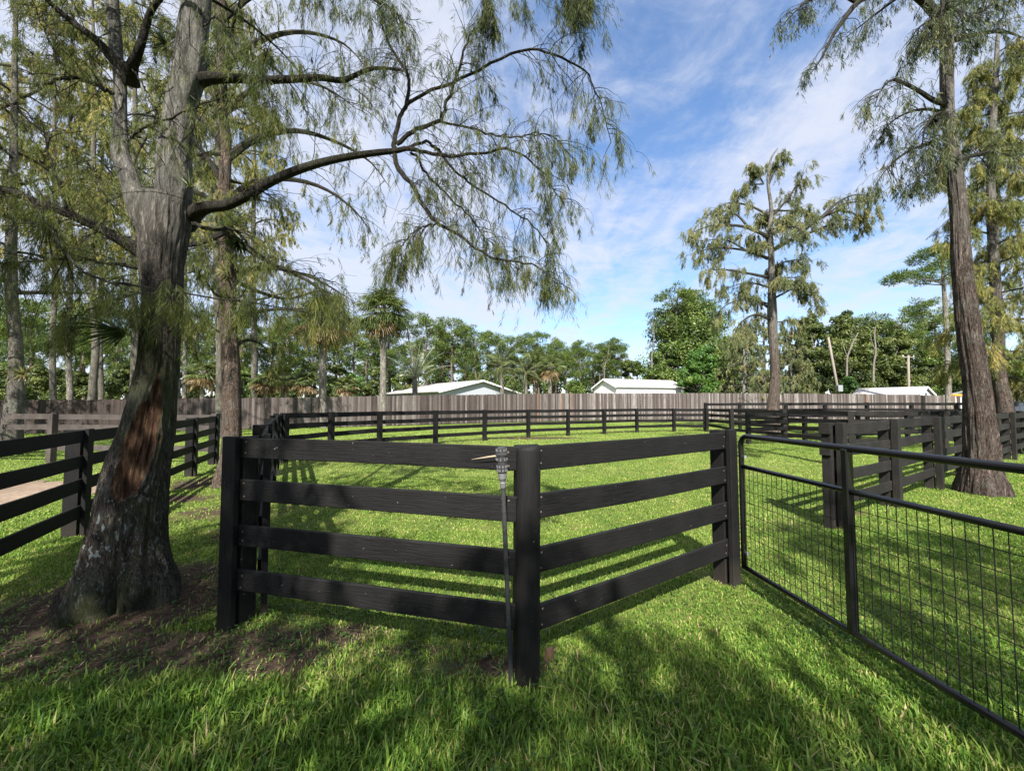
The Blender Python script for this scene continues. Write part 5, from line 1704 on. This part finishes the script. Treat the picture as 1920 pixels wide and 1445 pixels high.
def broadleaf(name, px, ybase, d, w, ytop, label, mat, seed, nclump=60, n=150, size=0.34, lowz=0.12, group=None, shape=None, cat="tree", limbs=True):
    """round-crowned tree or bush: photo x, width in metres, top at photo y"""
    global rng
    keep, rng = rng, np.random.default_rng(seed)
    x0 = P(px, 758, d)[0]
    H = P(px, ytop, d)[2]
    root = empty(name, (x0, d, 0), label, cat, group)
    C, R = [], []
    for k in range(nclump):
        u = rng.random()
        h = lowz + (1 - lowz) * u ** 0.8
        prof = math.sin(PI * min(1, max(0.02, (h - lowz) / (1 - lowz) * 0.80 + 0.18))) ** 0.6
        a = rng.random() * 2 * PI
        r = w / 2 * prof * rng.uniform(0.25, 0.95)
        C.append((x0 + r * math.cos(a), d + r * math.sin(a) * 0.8, H * h * rng.uniform(0.9, 0.99)))
        s = rng.uniform(0.09, 0.17) * min(w, H * 1.2) * (1.15 - 0.35 * h)
        R.append((s, s, s * rng.uniform(0.6, 0.85)))
    C, R = np.array(C), np.array(R)
    leaf, wood = Buf(), Buf()
    clumps(leaf, C, R, n, size, 0.45 + rng.normal(0, 0.13, len(C)))
    if limbs:
        base = np.array((x0, d, -0.2))
        tr = [base, base + (0.1, 0, H * 0.25), base + (rng.normal(0, .3), 0, H * 0.5), base + (rng.normal(0, .5), 0, H * 0.85)]
        bark_tube(wood, tr, [0.028 * H, 0.022 * H, 0.016 * H, 0.004 * H], 12, 30, 0.02, (), seed)
        for c in C[::2]:
            s = base + (0, 0, H * 0.18 + 0.35 * c[2])
            tube(wood, resample([s, (s + c) / 2 + rng.normal(0, .25, 3), c], 8), np.linspace(0.010 * H, 0.002 * H, 8), 5)
        obj("trunk", wood, M['bark_far'], root)
    obj("crown" if cat == "tree" else "foliage", leaf, M[mat], root)
    rng = keep
    return root


BL = broadleaf
BL("broadleaf_tree", 1292, 740, 60, 16.5, 570, "big dark green round-crowned tree right of the white shed", 'leaf_dark', 1, 170, 300, 0.30, 0.05)
BL("broadleaf_tree", 1248, 740, 57, 6.5, 640, "lower dark green tree leaning over the white shed's roof", 'leaf_dark', 2, 60, 289, 0.27, 0.05)
BL("broadleaf_tree", 1318, 740, 50, 6.2, 648, "bright green rounded tree just right of the white shed", 'leaf_bright', 3, 80, 323, 0.24, 0.03)
BL("broadleaf_tree", 1185, 740, 66, 5.5, 672, "olive round tree low in the sky gap over the white shed", 'leaf_olive', 4, 50, 255, 0.29, 0.05)
BL("broadleaf_tree", 1365, 740, 64, 8.0, 625, "dark green tree behind the grey-green cypress", 'leaf_dark', 5, 80, 289, 0.30, 0.05)
BL("broadleaf_tree", 1528, 740, 62, 7.0, 585, "tall olive tree at the left shoulder of the dark wood", 'leaf_olive', 6, 90, 306, 0.30, 0.04)
BL("broadleaf_tree", 1588, 740, 60, 8.5, 583, "broad olive tree behind the leaning pole", 'leaf_olive', 7, 110, 306, 0.30, 0.04)
BL("broadleaf_tree", 1642, 740, 62, 8.5, 598, "olive tree with a wide yellowish top, mid wood", 'leaf_olive', 8, 110, 306, 0.30, 0.04)
BL("broadleaf_tree", 1690, 740, 60, 7.5, 622, "dark olive tree behind the upright utility pole", 'leaf_olive', 9, 90, 289, 0.30, 0.04)
BL("broadleaf_tree", 1742, 740, 66, 8.5, 640, "shadowy dark tree behind the low shed's gable", 'leaf_dark', 10, 90, 272, 0.30, 0.04)
BL("broadleaf_tree", 1500, 740, 66, 6.0, 632, "dark tree filling the foot of the wood beside the lone olive cypress", 'leaf_dark', 11, 60, 272, 0.30, 0.04)
BL("broadleaf_tree", 1820, 740, 68, 11.0, 665, "dark low tree mass behind the tall reddish trunk", 'leaf_dark', 12, 90, 255, 0.32, 0.04)
BL("broadleaf_tree", 1910, 740, 60, 9.0, 660, "dark low tree beyond the parked car", 'leaf_dark', 13, 80, 255, 0.32, 0.04)
for px, d, w, yt, sd_, lab in ((2040, 58, 11, 640, 14, "dark tree beyond the parked car, past the right edge of the view"), (2180, 55, 12, 620, 15, "second dark tree past the right edge of the view"), (2330, 52, 11, 650, 16, "third dark tree past the right edge of the view"), (2500, 50, 12, 630, 17, "farthest dark tree past the right edge of the view")):
    BL("broadleaf_tree", px, 740, d, w, yt, lab, 'leaf_dark', sd_, 80, 220, 0.32, 0.04)
SH = "shrubs over the plank fence"
for px, d, w, yt, mt, sd_, lab in (
        (1425, 50, 3.5, 715, 'leaf_olive', 21, "olive shrub over the plank fence left of the lone olive cypress's trunk"), (1500, 50, 3.6, 722, 'leaf_olive', 22, "fan-leaved shrub over the plank fence right of the lone olive cypress"),
        (1540, 50, 4.0, 705, 'leaf_olive', 23, "olive shrub left of the leaning pole"), (1592, 50, 3.4, 702, 'leaf_bright', 24, "bright shrub right of the leaning pole"), (1630, 52, 4.0, 716, 'leaf_olive', 25, "yellowish shrub touching the low shed's roof"),
        (1345, 56, 4.0, 690, 'leaf_dark', 26, "deep green shrub right of the bright rounded tree"),
        (660, 44, 4.4, 698, 'leaf_bright', 27, "green bush left of the tall cabbage palm trunk"), (630, 48, 4.6, 680, 'leaf_olive', 28, "olive bush behind the green one, between the cabbage palms"), (700, 50, 4.4, 690, 'leaf_olive', 29, "olive bush right of the tall cabbage palm trunk"),
        (560, 42, 4.0, 690, 'leaf_dark', 30, "dark bush behind the drooping cabbage palm's trunk"), (510, 42, 4.4, 682, 'leaf_olive', 31, "olive bush behind the thin grey cypress"), (462, 38, 3.6, 690, 'leaf_dark', 32, "dark bush right of the straight reddish trunk"),
        (405, 36, 4.0, 668, 'leaf_olive', 33, "olive bush behind the straight reddish trunk"), (345, 42, 3.6, 690, 'leaf_olive', 34, "dark bush behind the whitish thin trunks"), (300, 42, 4.0, 690, 'leaf_olive', 35, "olive bush behind the big leaning trunk"),
        (235, 34, 3.6, 682, 'leaf_olive', 36, "yellowish bush just left of the big leaning trunk"), (200, 40, 4.6, 700, 'leaf_olive', 37, "deep green shrub behind the thick dark trunk"), (150, 34, 4.0, 694, 'leaf_olive', 38, "deep green shrub between the crooked and the thick dark trunks"),
        (110, 36, 5.0, 690, 'leaf_olive', 39, "deep green rounded shrub behind the first brownish trunk"), (65, 32, 4.4, 688, 'leaf_olive', 40, "deep green shrub right of the pale pinkish trunk"), (10, 36, 5.0, 685, 'leaf_olive', 41, "deep green shrub left of the pale pinkish trunk"),
        (820, 62, 6.0, 705, 'leaf_olive', 42, "olive undergrowth left of the grey gabled house's peak"), (770, 60, 5.5, 698, 'leaf_olive', 43, "olive undergrowth behind the silvery palm"), (1075, 62, 6.0, 712, 'leaf_dark', 44, "dark undergrowth left of the white shed"), (1000, 64, 6.0, 705, 'leaf_dark', 45, "dark undergrowth behind the two dark palms"), (950, 64, 6.0, 700, 'leaf_dark', 46, "dark undergrowth behind the tall feather palm"), (890, 68, 7.0, 695, 'leaf_dark', 47, "dark undergrowth behind the grey gable's peak")):
    BL("bush", px, 740, d, w, yt, lab, mt, sd_, 34, 230, 0.23 if d > 45 else 0.18, 0.05, SH, cat="bush", limbs=False)
# dense low growth that closes the view under the pines
u_ = Buf()
ux = np.linspace(-150, 190, 240)
uc = np.stack([ux + rng.normal(0, 1, 240), 84 - 0.0016 * ux ** 2 + rng.normal(0, 4, 240), 1.5 + 2.4 * rng.random(240)], -1)
uc = np.concatenate([uc, uc + np.stack([rng.normal(0, 1.5, 240), rng.normal(0, 2, 240), 1.4 + 3.4 * fbm(ux * 0.15, 3.0)], -1)])
clumps(u_, uc, np.array([[2.0, 1.6, 1.7]]) * rng.uniform(0.7, 1.2, (480, 1)), 170, 0.55, 0.38 + rng.normal(0, 0.12, 480))
tag(obj("undergrowth", u_, M['leaf_dark']), "dense dark undergrowth filling the foot of the far wood", "undergrowth", kind="stuff")
# grey-green cypresses round the lone olive one, beyond the plank fence
for px, d, yt, hw, L, lab in ((1395, 46, 610, 4.0, 4.0, "grey-green cypress left of the lone olive one, beyond the plank fence"), (1432, 48, 585, 4.2, 4.2, "pale-stemmed cypress close behind the lone olive one"), (1482, 48, 620, 3.6, 3.4, "grey-green cypress right of the lone olive one, beyond the plank fence")):
    yb = 758 + CAM_Z * F_PX / d
    zt = P(px, yt, d)[2]
    cypress("cypress_tree", G(px, yb), [(yb + 1, px, hw * 1.5), (740, px, hw), (690, px + 1, hw * 0.8), (0.5 * (690 + yt), px, hw * 0.5), (yt, px + 1, 0.6)], lab, 'bark_far', 'needle_pale', d, [], 26, 2.2, zt * 0.98, L, 1.0, 1.6, (0.5, 26, 0.26, 0.045), 16, 50, 0.02, (), 0.5, 0.7, 0, "grey-green cypresses beyond the plank fence", 1.3, 0.3, sidesn=8)


# ------------------------------------------------------------------ palms
def fan_fronds(wood, leaf, c, n, R, seed, dead=0.25, up=1.35, wseg=0.07, nseg=24):
    r = np.random.default_rng(seed)
    for k in range(n):
        s = k / n
        a = k * 2.4
        el = up - (up + 1.05) * s ** 1.1 + r.normal(0, 0.14)
        d0 = np.array((math.cos(a) * math.cos(el), math.sin(a) * math.cos(el), math.sin(el)))
        L = R * (0.36 + 0.14 * r.random())
        e = resample([c, c + d0 * L * 0.5, c + d0 * L + DOWN * 0.10 * L], 6)
        tube(wood, e, np.linspace(0.03, 0.014, 6), 4)
        h = e[-1]
        ax = unit(e[-1] - e[-2])
        sd = unit(np.cross(ax, (0, 0, 1)) + r.normal(0, 0.1, 3))
        nn = np.cross(sd, ax)
        t = np.linspace(-1.9, 1.9, nseg)
        dirs = unit(ax[None] * np.cos(t)[:, None] + sd[None] * np.sin(t)[:, None] - nn[None] * 0.16 * np.abs(np.sin(t))[:, None])
        ll = R * 0.58 * (0.62 + 0.38 * np.cos(t * 0.55)) * r.uniform(0.85, 1.1, nseg)
        p1 = h + dirs * (ll * 0.55)[:, None]
        p2 = p1 + unit(dirs + DOWN * 0.75) * (ll * 0.45)[:, None]
        Pt = np.stack([np.broadcast_to(h, p1.shape), p1, p2], 1)
        side = unit(np.cross(dirs, nn[None] + 0.5 * r.normal(size=(nseg, 3))))
        is_dead = s > 1 - dead
        tone = np.clip(r.normal(0.07 if is_dead else 0.62 - 0.15 * s, 0.05 if is_dead else 0.13, nseg), 0.0 if is_dead else 0.24, 0.15 if is_dead else 1)
        ribbons(leaf, Pt, side, np.array([0.03, wseg, 0.012])[None], tone)


def cabbage_palm(px, ytop, ybole, d, hw, n, R, label, seed, lean=0.0, dead=0.25):
    c = P(px + lean, ybole, d)
    root = empty("cabbage_palm", (P(px, 758, d)[0], d, 0), label, "palm tree")
    w, f, l = Buf(), Buf(), Buf()
    r0 = RAD(px, hw, d)
    base = np.array((P(px, 758, d)[0], d, -0.2))
    bark_tube(w, [base, base * 0.7 + c * 0.3, base * 0.35 + c * 0.65, c], [r0 * 1.1, r0, r0 * 0.95, r0 * 1.15], 20, 60, 0.025, (), seed)
    fan_fronds(f, l, c, n, R, seed, dead)
    obj("trunk", w, M['bark_far'], root, smooth=True)
    obj("leaf_stalks", f, M['pole'], root)
    obj("fronds", l, M['palm'], root)


cabbage_palm(719, 515, 585, 30.0, 6.0, 64, 2.5, "tall cabbage palm with a round shaggy head left of the grey gabled house", 61, dead=0.14)
cabbage_palm(606, 530, 600, 28.0, 7.5, 64, 2.5, "cabbage palm with a drooping golden-brown skirt behind the straight reddish cypress", 62, dead=0.4)
cabbage_palm(1031, 668, 690, 50.0, 4.0, 30, 2.2, "squat palm with an orange-brown skirt left of the white shed", 63, dead=0.35)
cabbage_palm(1003, 660, 690, 52.0, 4.0, 30, 2.6, "dark fan palm close left of the orange-skirted palm", 64, dead=0.1)
for px, d, R, yb, sd_, lab in ((380, 33, 1.7, 700, 65, "dry golden fan palm bush left of the straight reddish trunk"), (530, 38, 1.7, 708, 66, "dark fan palm bush below the thin grey cypress"), (575, 36, 1.6, 716, 67, "yellowing fan palm bush left of the drooping cabbage palm's trunk"), (650, 40, 1.5, 724, 68, "small fan palm bush at the fence, between the cabbage palms"), (500, 34, 1.5, 715, 69, "small dark fan palm bush right of the straight reddish trunk")):
    c = P(px, yb, d)
    root = empty("fan_palm_bush", (c[0], d, 0), lab, "palm bush", "fan palm bushes beyond the plank fence")
    f, l = Buf(), Buf()
    tube(f, [(c[0], d, -0.1), (c[0], d, c[2] * 0.5), c], [0.16, 0.15, 0.17], 9)
    fan_fronds(f, l, c, 30, R, sd_, 0.35, 1.2)
    obj("leaf_stalks", f, M['pole'], root)
    obj("fronds", l, M['palm'], root)


def feather_palm(px, ybole, d, n, R, label, seed, mat, up=1.3, low=-0.5, droop=1.3, hw=3.5, leafw=0.05, leafl=0.55, lw=28):
    r = np.random.default_rng(seed)
    c = P(px, ybole, d)
    root = empty("feather_palm", (c[0], d, 0), label, "palm tree")
    w, s, l = Buf(), Buf(), Buf()
    bark_tube(w, [(c[0], d, -0.2), (c[0] + 0.1, d, c[2] * 0.5), c], [hw / F_PX * d * 1.2, hw / F_PX * d, hw / F_PX * d], 14, 40, 0.015, (), seed)
    for k in range(n):
        a = k * 2.4
        el = up - (up - low) * (k / n) + r.normal(0, 0.08)
        d0 = np.array((math.cos(a) * math.cos(el), math.sin(a) * math.cos(el), math.sin(el)))
        p, dd, e = c.copy(), d0, [c.copy()]
        for q in range(9):
            p = p + dd * R / 9
            dd = unit(dd + DOWN * droop / 9 * (0.5 + 0.9 * q / 9))
            e.append(p)
        e = np.array(e)
        tube(s, e, np.linspace(0.035, 0.008, 10), 4)
        q = resample(e, lw + 4)[4:]
        t = unit(np.gradient(q, axis=0))
        sd = unit(np.cross(t, (0, 0, 1.0)))
        for sg in (-1, 1):
            dl = unit(t * 0.55 + sd * sg * 0.9 + DOWN * (0.35 if mat == 'palm' else -0.15) + r.normal(0, 0.08, q.shape))
            L = leafl * np.sin(np.linspace(0.35, PI * 0.93, lw)) ** 0.6
            Pt = np.stack([q, q + dl * (L * 0.5)[:, None], q + unit(dl + DOWN * 0.35) * L[:, None]], 1)
            ribbons(l, Pt, unit(np.cross(dl, t)), np.array([leafw * 0.6, leafw, 0.008])[None], np.clip(r.normal(0.55, 0.14, lw), 0.24, 1))
    obj("trunk", w, M['bark_far'], root, smooth=True)
    obj("leaf_stalks", s, M['pole'], root)
    obj("fronds", l, M[mat], root)


feather_palm(777, 712, 36.0, 15, 3.7, "silvery upright palm with stiff sparse fronds left of the grey gabled house", 71, 'palm_silver', 1.45, 0.35, 0.7, 5.0, 0.03, 0.42)
feather_palm(940, 690, 52.0, 20, 4.2, "tall green feather palm over the right slope of the grey gabled house", 72, 'palm', 1.4, -0.6, 1.5, 4.0, 0.08, 0.9)
feather_palm(985, 700, 50.0, 16, 3.2, "small dark feather palm at the right eave of the grey gabled house", 73, 'palm', 1.4, -0.5, 1.5, 3.0, 0.07, 0.7)

# bare things
def snag(name, px, y0, y1, d, label, cat, seed, r0=0.07, n=9, mat='bark_far', spread=0.5):
    r = np.random.default_rng(seed)
    b = Buf()
    a, c = P(px, y0, d), P(px + r.normal(0, 6), y1, d)
    e = resample([a, (a + c) / 2 + r.normal(0, .15, 3), c], 14)
    tube(b, e, np.linspace(r0, r0 * 0.25, 14), 6)
    L = np.linalg.norm(c - a)
    for k in range(n):
        i = 3 + int(r.random() * 10)
        dd = unit(np.array((r.normal(), r.normal(), 0.5 + r.random())))
        p1 = e[i] + dd * L * spread * r.uniform(0.2, 0.6)
        p2 = p1 + unit(dd + r.normal(0, .5, 3)) * L * spread * 0.25
        tube(b, np.array([e[i], p1, p2]), [r0 * 0.45, r0 * 0.3, r0 * 0.12], 5)
    base = np.array((a[0], a[1], 0.0))
    b2 = Buf()
    tube(b, np.array([base + (0, 0, -0.1), (base + a) / 2, a]), [r0 * 1.6, r0 * 1.3, r0], 6)
    return alone(name, b, M[mat], base, label, cat)


snag("dead_tree", 1222, 668, 606, 56, "bare dead treetop sticking out left of the big dark green tree", "dead tree", 81, 0.10, 9)
snag("dead_tree", 1133, 690, 640, 60, "thin bare dead treetop among the pines over the white shed", "dead tree", 82, 0.06, 8)
snag("bare_shrub", 1418, 782, 748, 34, "leafless deep green shrub before the plank fence left of the lone olive cypress", "shrub", 83, 0.035, 14, 'limb', 1.0)
snag("bare_shrub", 1472, 784, 752, 34, "leafless deep green shrub before the plank fence right of the lone olive cypress", "shrub", 84, 0.03, 12, 'limb', 1.0)
for px, pts, lab in ((1590, ((1586, 735), (1588, 690), (1589, 670), (1598, 645), (1609, 624)), "bare whitish forked stem against the dark wood right of the leaning pole"), (1637, ((1636, 735), (1638, 690), (1642, 660), (1640, 630), (1641, 612)), "bare whitish wavy stem against the dark wood midway between the poles")):
    e = [P(x, y, 55.5) for x, y in pts]
    b = Buf()
    e[0][2] = 0
    tube(b, resample(e, 24), np.linspace(0.15, 0.06, 24), 7)
    tube(b, resample([e[2], e[2] + (-0.4, 0, 1.2), e[2] + (-0.5, 0.2, 2.6)], 8), np.linspace(0.07, 0.02, 8), 5)
    alone("dead_tree", b, M['bark_far'], (e[0][0], 55.5, 0), lab, "dead tree")

# ------------------------------------------------------------------ buildings
def gable_house(name, loc, rz, L, W, ze, zr, label, wall, over=0.35, facade_pad=0.0, window=False, siding=True, cat="house", base=-0.2):
    """gabled building: ridge along local x, gable ends at x = +-L/2"""
    root = empty(name, (loc[0], loc[1], 0), label, cat, None, rz)
    b = Buf()
    h = ze
    V = []
    for x in (-L / 2, L / 2):
        V += [(x, -W / 2, base), (x, W / 2, base), (x, W / 2, h), (x, 0, zr), (x, -W / 2, h)]
    b.add(V, [(0, 5, 9, 4), (1, 2, 7, 6)], [(0, 4, 2), (0, 2, 1), (4, 3, 2), (5, 6, 7), (5, 7, 9), (9, 7, 8)])
    if siding:
        for x in (-L / 2 - 0.012, L / 2 + 0.012):
            for z in np.arange(ze - 0.9, zr - 0.15, 0.2):
                hw = W / 2 if z < ze else W / 2 * (zr - z) / (zr - ze)
                box(b, (x, 0, z), (0.02, 2 * hw - 0.06, 0.17), tint=0.5)
    obj("walls", b, M[wall], root, local=True)
    sl = (zr - ze) / (W / 2)
    t = 0.10
    for sg in (-1, 1):
        b = Buf()
        y0, y1 = 0.0, sg * (W / 2 + over)
        z0, z1 = zr + 0.03, zr + 0.03 - sl * (W / 2 + over)
        x0, x1 = -L / 2 - over, L / 2 + over
        V = [(x0, y0, z0), (x1, y0, z0), (x1, y1, z1), (x0, y1, z1)]
        V = V + [(x, y, z + t) for x, y, z in V]
        Q = [(0, 3, 2, 1), (4, 5, 6, 7), (0, 1, 5, 4), (1, 2, 6, 5), (2, 3, 7, 6), (3, 0, 4, 7)]
        if sg < 0: Q = [q[::-1] for q in Q]
        b.add(V, Q)
        n = int((x1 - x0) / 0.45)
        for k in range(1, n):
            x = x0 + (x1 - x0) * k / n
            prism(b, (x, y0 + sg * 0.02, z0 + t + 0.008), (x, y1, z1 + t + 0.008), 0.035, 0.02)
        roof = obj("roof", b, M['roof'], root, local=True)
    for x in (x0 - 0.012, x1 + 0.012):
        b = Buf()
        for sg in (-1, 1):
            prism(b, (x, sg * 0.02, zr + 0.02), (x, sg * (W / 2 + over), zr + 0.02 - sl * (W / 2 + over)), 0.03, 0.2)
        obj("verge_board", b, M['white_paint'], root, local=True)
    if window:
        w = Buf()
        box(w, (L / 2 + 0.03, 0, ze + 0.02), (0.05, 0.75, 0.5))
        f = obj("window", w, M['white_paint'], root, local=True)
        g = Buf()
        for y in (-0.17, 0.17): box(g, (L / 2 + 0.058, y, ze + 0.02), (0.012, 0.28, 0.38))
        o = obj("pane", g, M['glass'], f, local=True)
    return root


ap = P(905, 712, 50)
phi = math.radians(40)
ridge = np.array((math.sin(phi), -math.cos(phi)))       # ridge end that looks toward the lawn
Lh, Wh = 15.0, 11.6
ctr = ap[:2] - ridge * (Lh / 2 + 0.35)
gable_house("gabled_house", ctr, math.atan2(ridge[1], ridge[0]), Lh, Wh, 3.15, 4.55, "low grey gabled house with a broad white metal roof behind the plank fence", 'wall_grey', 0.5, siding=False)
sr = P(1197, 712, 52)
shed_rz = math.radians(20)
gable_house("shed", (sr[0], 52), shed_rz, 10.2, 5.2, 3.72, 4.72, "white boarded shed with a pale rusty roof left of the big dark tree", 'white_paint', 0.25, cat="shed")
s2 = P(1682, 727, 48)
gable_house("shed", (s2[0] - 0.2, 48.5), math.radians(-65), 6.0, 3.4, 2.75, 3.55, "low white shed with a streaked metal roof and a small gable window", 'white_paint', 0.25, window=True, cat="shed")
s3 = P(1880, 730, 46)
gable_house("barn", (s3[0] + 2, 47), math.radians(4), 9.0, 5.0, 2.7, 3.3, "cream low barn half hidden by the bushy olive cypress", 'white_paint', 0.4, cat="barn")
# pale chimney cap on the house's right eave
e_ = P(973, 733, 46)

# ------------------------------------------------------------------ poles and wires
def pole(px0, y0, px1, y1, d, label, arm=True, r=0.13):
    a, c = P(px0, y0, d), P(px1, y1, d)
    ax = unit(c - a)
    a = a - ax * (a[2] / ax[2])
    root = empty("utility_pole", a, label, "utility pole")
    b = Buf()
    tube(b, [a + (0, 0, -0.1), (a + c) / 2, c], [r, r * 0.9, r * 0.75], 12)
    obj("mast", b, M['pole'], root, smooth=True)
    if arm:
        b = Buf()
        prism(b, c + (-0.9, -0.1, -0.25), c + (0.9, 0.12, -0.22), 0.09, 0.11)
        obj("crossarm", b, M['pole'], root)
        for k in (-0.8, 0.8, 0.0):
            b = Buf()
            q = c + (k, -0.1 * (k < 0) + 0.1 * (k > 0), -0.17)
            tube(b, [q, q + (0, 0, 0.05), q + (0, 0, 0.06), q + (0, 0, 0.14), q + (0, 0, 0.16)], [0.03, 0.03, 0.06, 0.06, 0.03], 9)
            obj("insulator", b, M['white_paint'], root)
    return c


t1 = pole(1704, 735, 1703, 666, 52, "upright utility pole with a crossarm behind the low shed", True, 0.16)
t2 = pole(1573, 742, 1553, 632, 47, "leaning bare pole with a low box rising from the shrubs", False, 0.15)
b = Buf()
q = P(1574, 728, 46.7)
box(b, q, (0.55, 0.4, 0.75), bev=0.03)
alone("meter_box", b, M['steel'], (q[0], q[1], q[2] - 0.375), "small grey box on the foot of the leaning pole", "utility box")
for k, (off, sag) in enumerate(((-0.8, 0.8), (0.8, 0.9))):
    b = Buf()
    a, c = t1 + (off, 0, -0.05), P(1250, 690, 50)
    s = np.linspace(0, 1, 24)[:, None]
    e = a + (c - a) * s - np.array((0, 0, 1)) * sag * 4 * s * (1 - s)
    tube(b, e, [0.010] * 24, 4, cap=False)
    alone("power_line", b, M['wire'], a, "thin black wire sagging from the crossarm's %s end" % ("near" if k else "far"), "wire")

# ------------------------------------------------------------------ orange-topped stand and parked car
q = P(1792, 741, 40)
root = empty("feeder_stand", (q[0], 40, 0), "orange-topped stand on pale legs before the plank fence beside the reddish trunk", "stand")
b = Buf()
tube(b, [q + (0, 0, -0.05), q + (0, 0, 0.06), q + (0, 0, 0.11), q + (0, 0, 0.13)], [0.44, 0.44, 0.36, 0.1], 20)
obj("top", b, M['orange'], root)
for x, y in ((-0.26, -0.2), (0.26, -0.2), (-0.2, 0.24), (0.2, 0.24)):
    b = Buf()
    tube(b, [(q[0] + x, 40 + y, 0), (q[0] + x, 40 + y, q[2] - 0.04)], [0.04, 0.04], 8)
    obj("leg", b, M['white_paint'], root)


def car():
    root = empty("parked_car", (29.2, 22.6, 0), "black parked car behind the fence at the right edge, half hidden by trunks", "car", None, 0.12)
    L, W = 4.9, 1.9
    prof = [(-2.45, 0.42), (-2.42, 0.85), (-2.3, 1.02), (-1.15, 1.14), (-0.55, 1.68), (-0.2, 1.80), (1.4, 1.82), (2.05, 1.70), (2.38, 1.15), (2.45, 0.9), (2.45, 0.42)]
    b = Buf()
    rows = []
    for y, k in ((-W / 2, 0.97), (-W / 2 + 0.08, 1.0), (W / 2 - 0.08, 1.0), (W / 2, 0.97)):
        row = []
        for x, z in prof:
            tuck = 0.13 * max(0, z - 1.05) / 0.75
            yy = y - math.copysign(tuck, y)
            row.append((x * k, yy, 0.42 + (z - 0.42) * k))
        rows.append(row)
    V = np.array(rows).reshape(-1, 3)
    n = len(prof)
    idx = np.arange(4 * n).reshape(4, n)
    Q = np.stack([idx[:-1, :-1], idx[1:, :-1], idx[1:, 1:], idx[:-1, 1:]], -1).reshape(-1, 4)
    T = [(idx[0][0], idx[0][j], idx[0][j + 1]) for j in range(1, n - 1)] + [(idx[3][0], idx[3][j + 1], idx[3][j]) for j in range(1, n - 1)]
    Q = np.concatenate([Q, [[idx[0][0], idx[3][0], idx[3][-1], idx[0][-1]]]])
    b.add(V, Q, T)
    obj("body", b, M['car_paint'], root, local=True)
    for sg in (-1, 1):
        for x0, x1 in ((-0.82, 0.25), (0.32, 1.25), (1.32, 1.95)):
            b = Buf()
            zt = 1.66
            q = [(x0 - 0.1 if x0 < -0.5 else x0, 1.18), (x1, 1.18), (x1 - (0.15 if x1 > 1.9 else 0), zt), (x0 + (0.32 if x0 < -0.5 else 0), zt)]
            V = [(x, sg * (W / 2 * 0.985 + 0.006 - 0.13 * (z - 1.05) / 0.75), z) for x, z in q]
            b.add(V, [(0, 1, 2, 3)])
            obj("side_window", b, M['glass'], root, local=True)
    b = Buf()
    b.add([(-1.14, -0.78, 1.17), (-1.14, 0.78, 1.17), (-0.60, 0.70, 1.66), (-0.60, -0.70, 1.66)], [(0, 1, 2, 3)])
    for v in b.v: v[:] = v + np.array((-0.02, 0, 0.012))
    obj("windscreen", b, M['glass'], root, local=True)
    for x in (-1.55, 1.5):
        for y in (-0.86, 0.86):
            w = Buf()
            tube(w, [(x, y - 0.11, 0.36), (x, y - 0.09, 0.36), (x, y + 0.09, 0.36), (x, y + 0.11, 0.36)], [0.31, 0.36, 0.36, 0.31], 22)
            o = obj("wheel", w, M['rubber'], root, local=True)
            w = Buf()
            tube(w, [(x, y - 0.118, 0.36), (x, y + 0.118, 0.36)], [0.2, 0.2], 16)
            obj("rim", w, M['steel'], o, local=True)
    for y in (-0.68, 0.68):
        b = Buf()
        box(b, (-2.39, y, 0.88), (0.10, 0.38, 0.13), bev=0.02)
        obj("headlight", b, M['white_paint'], root, local=True)


car()
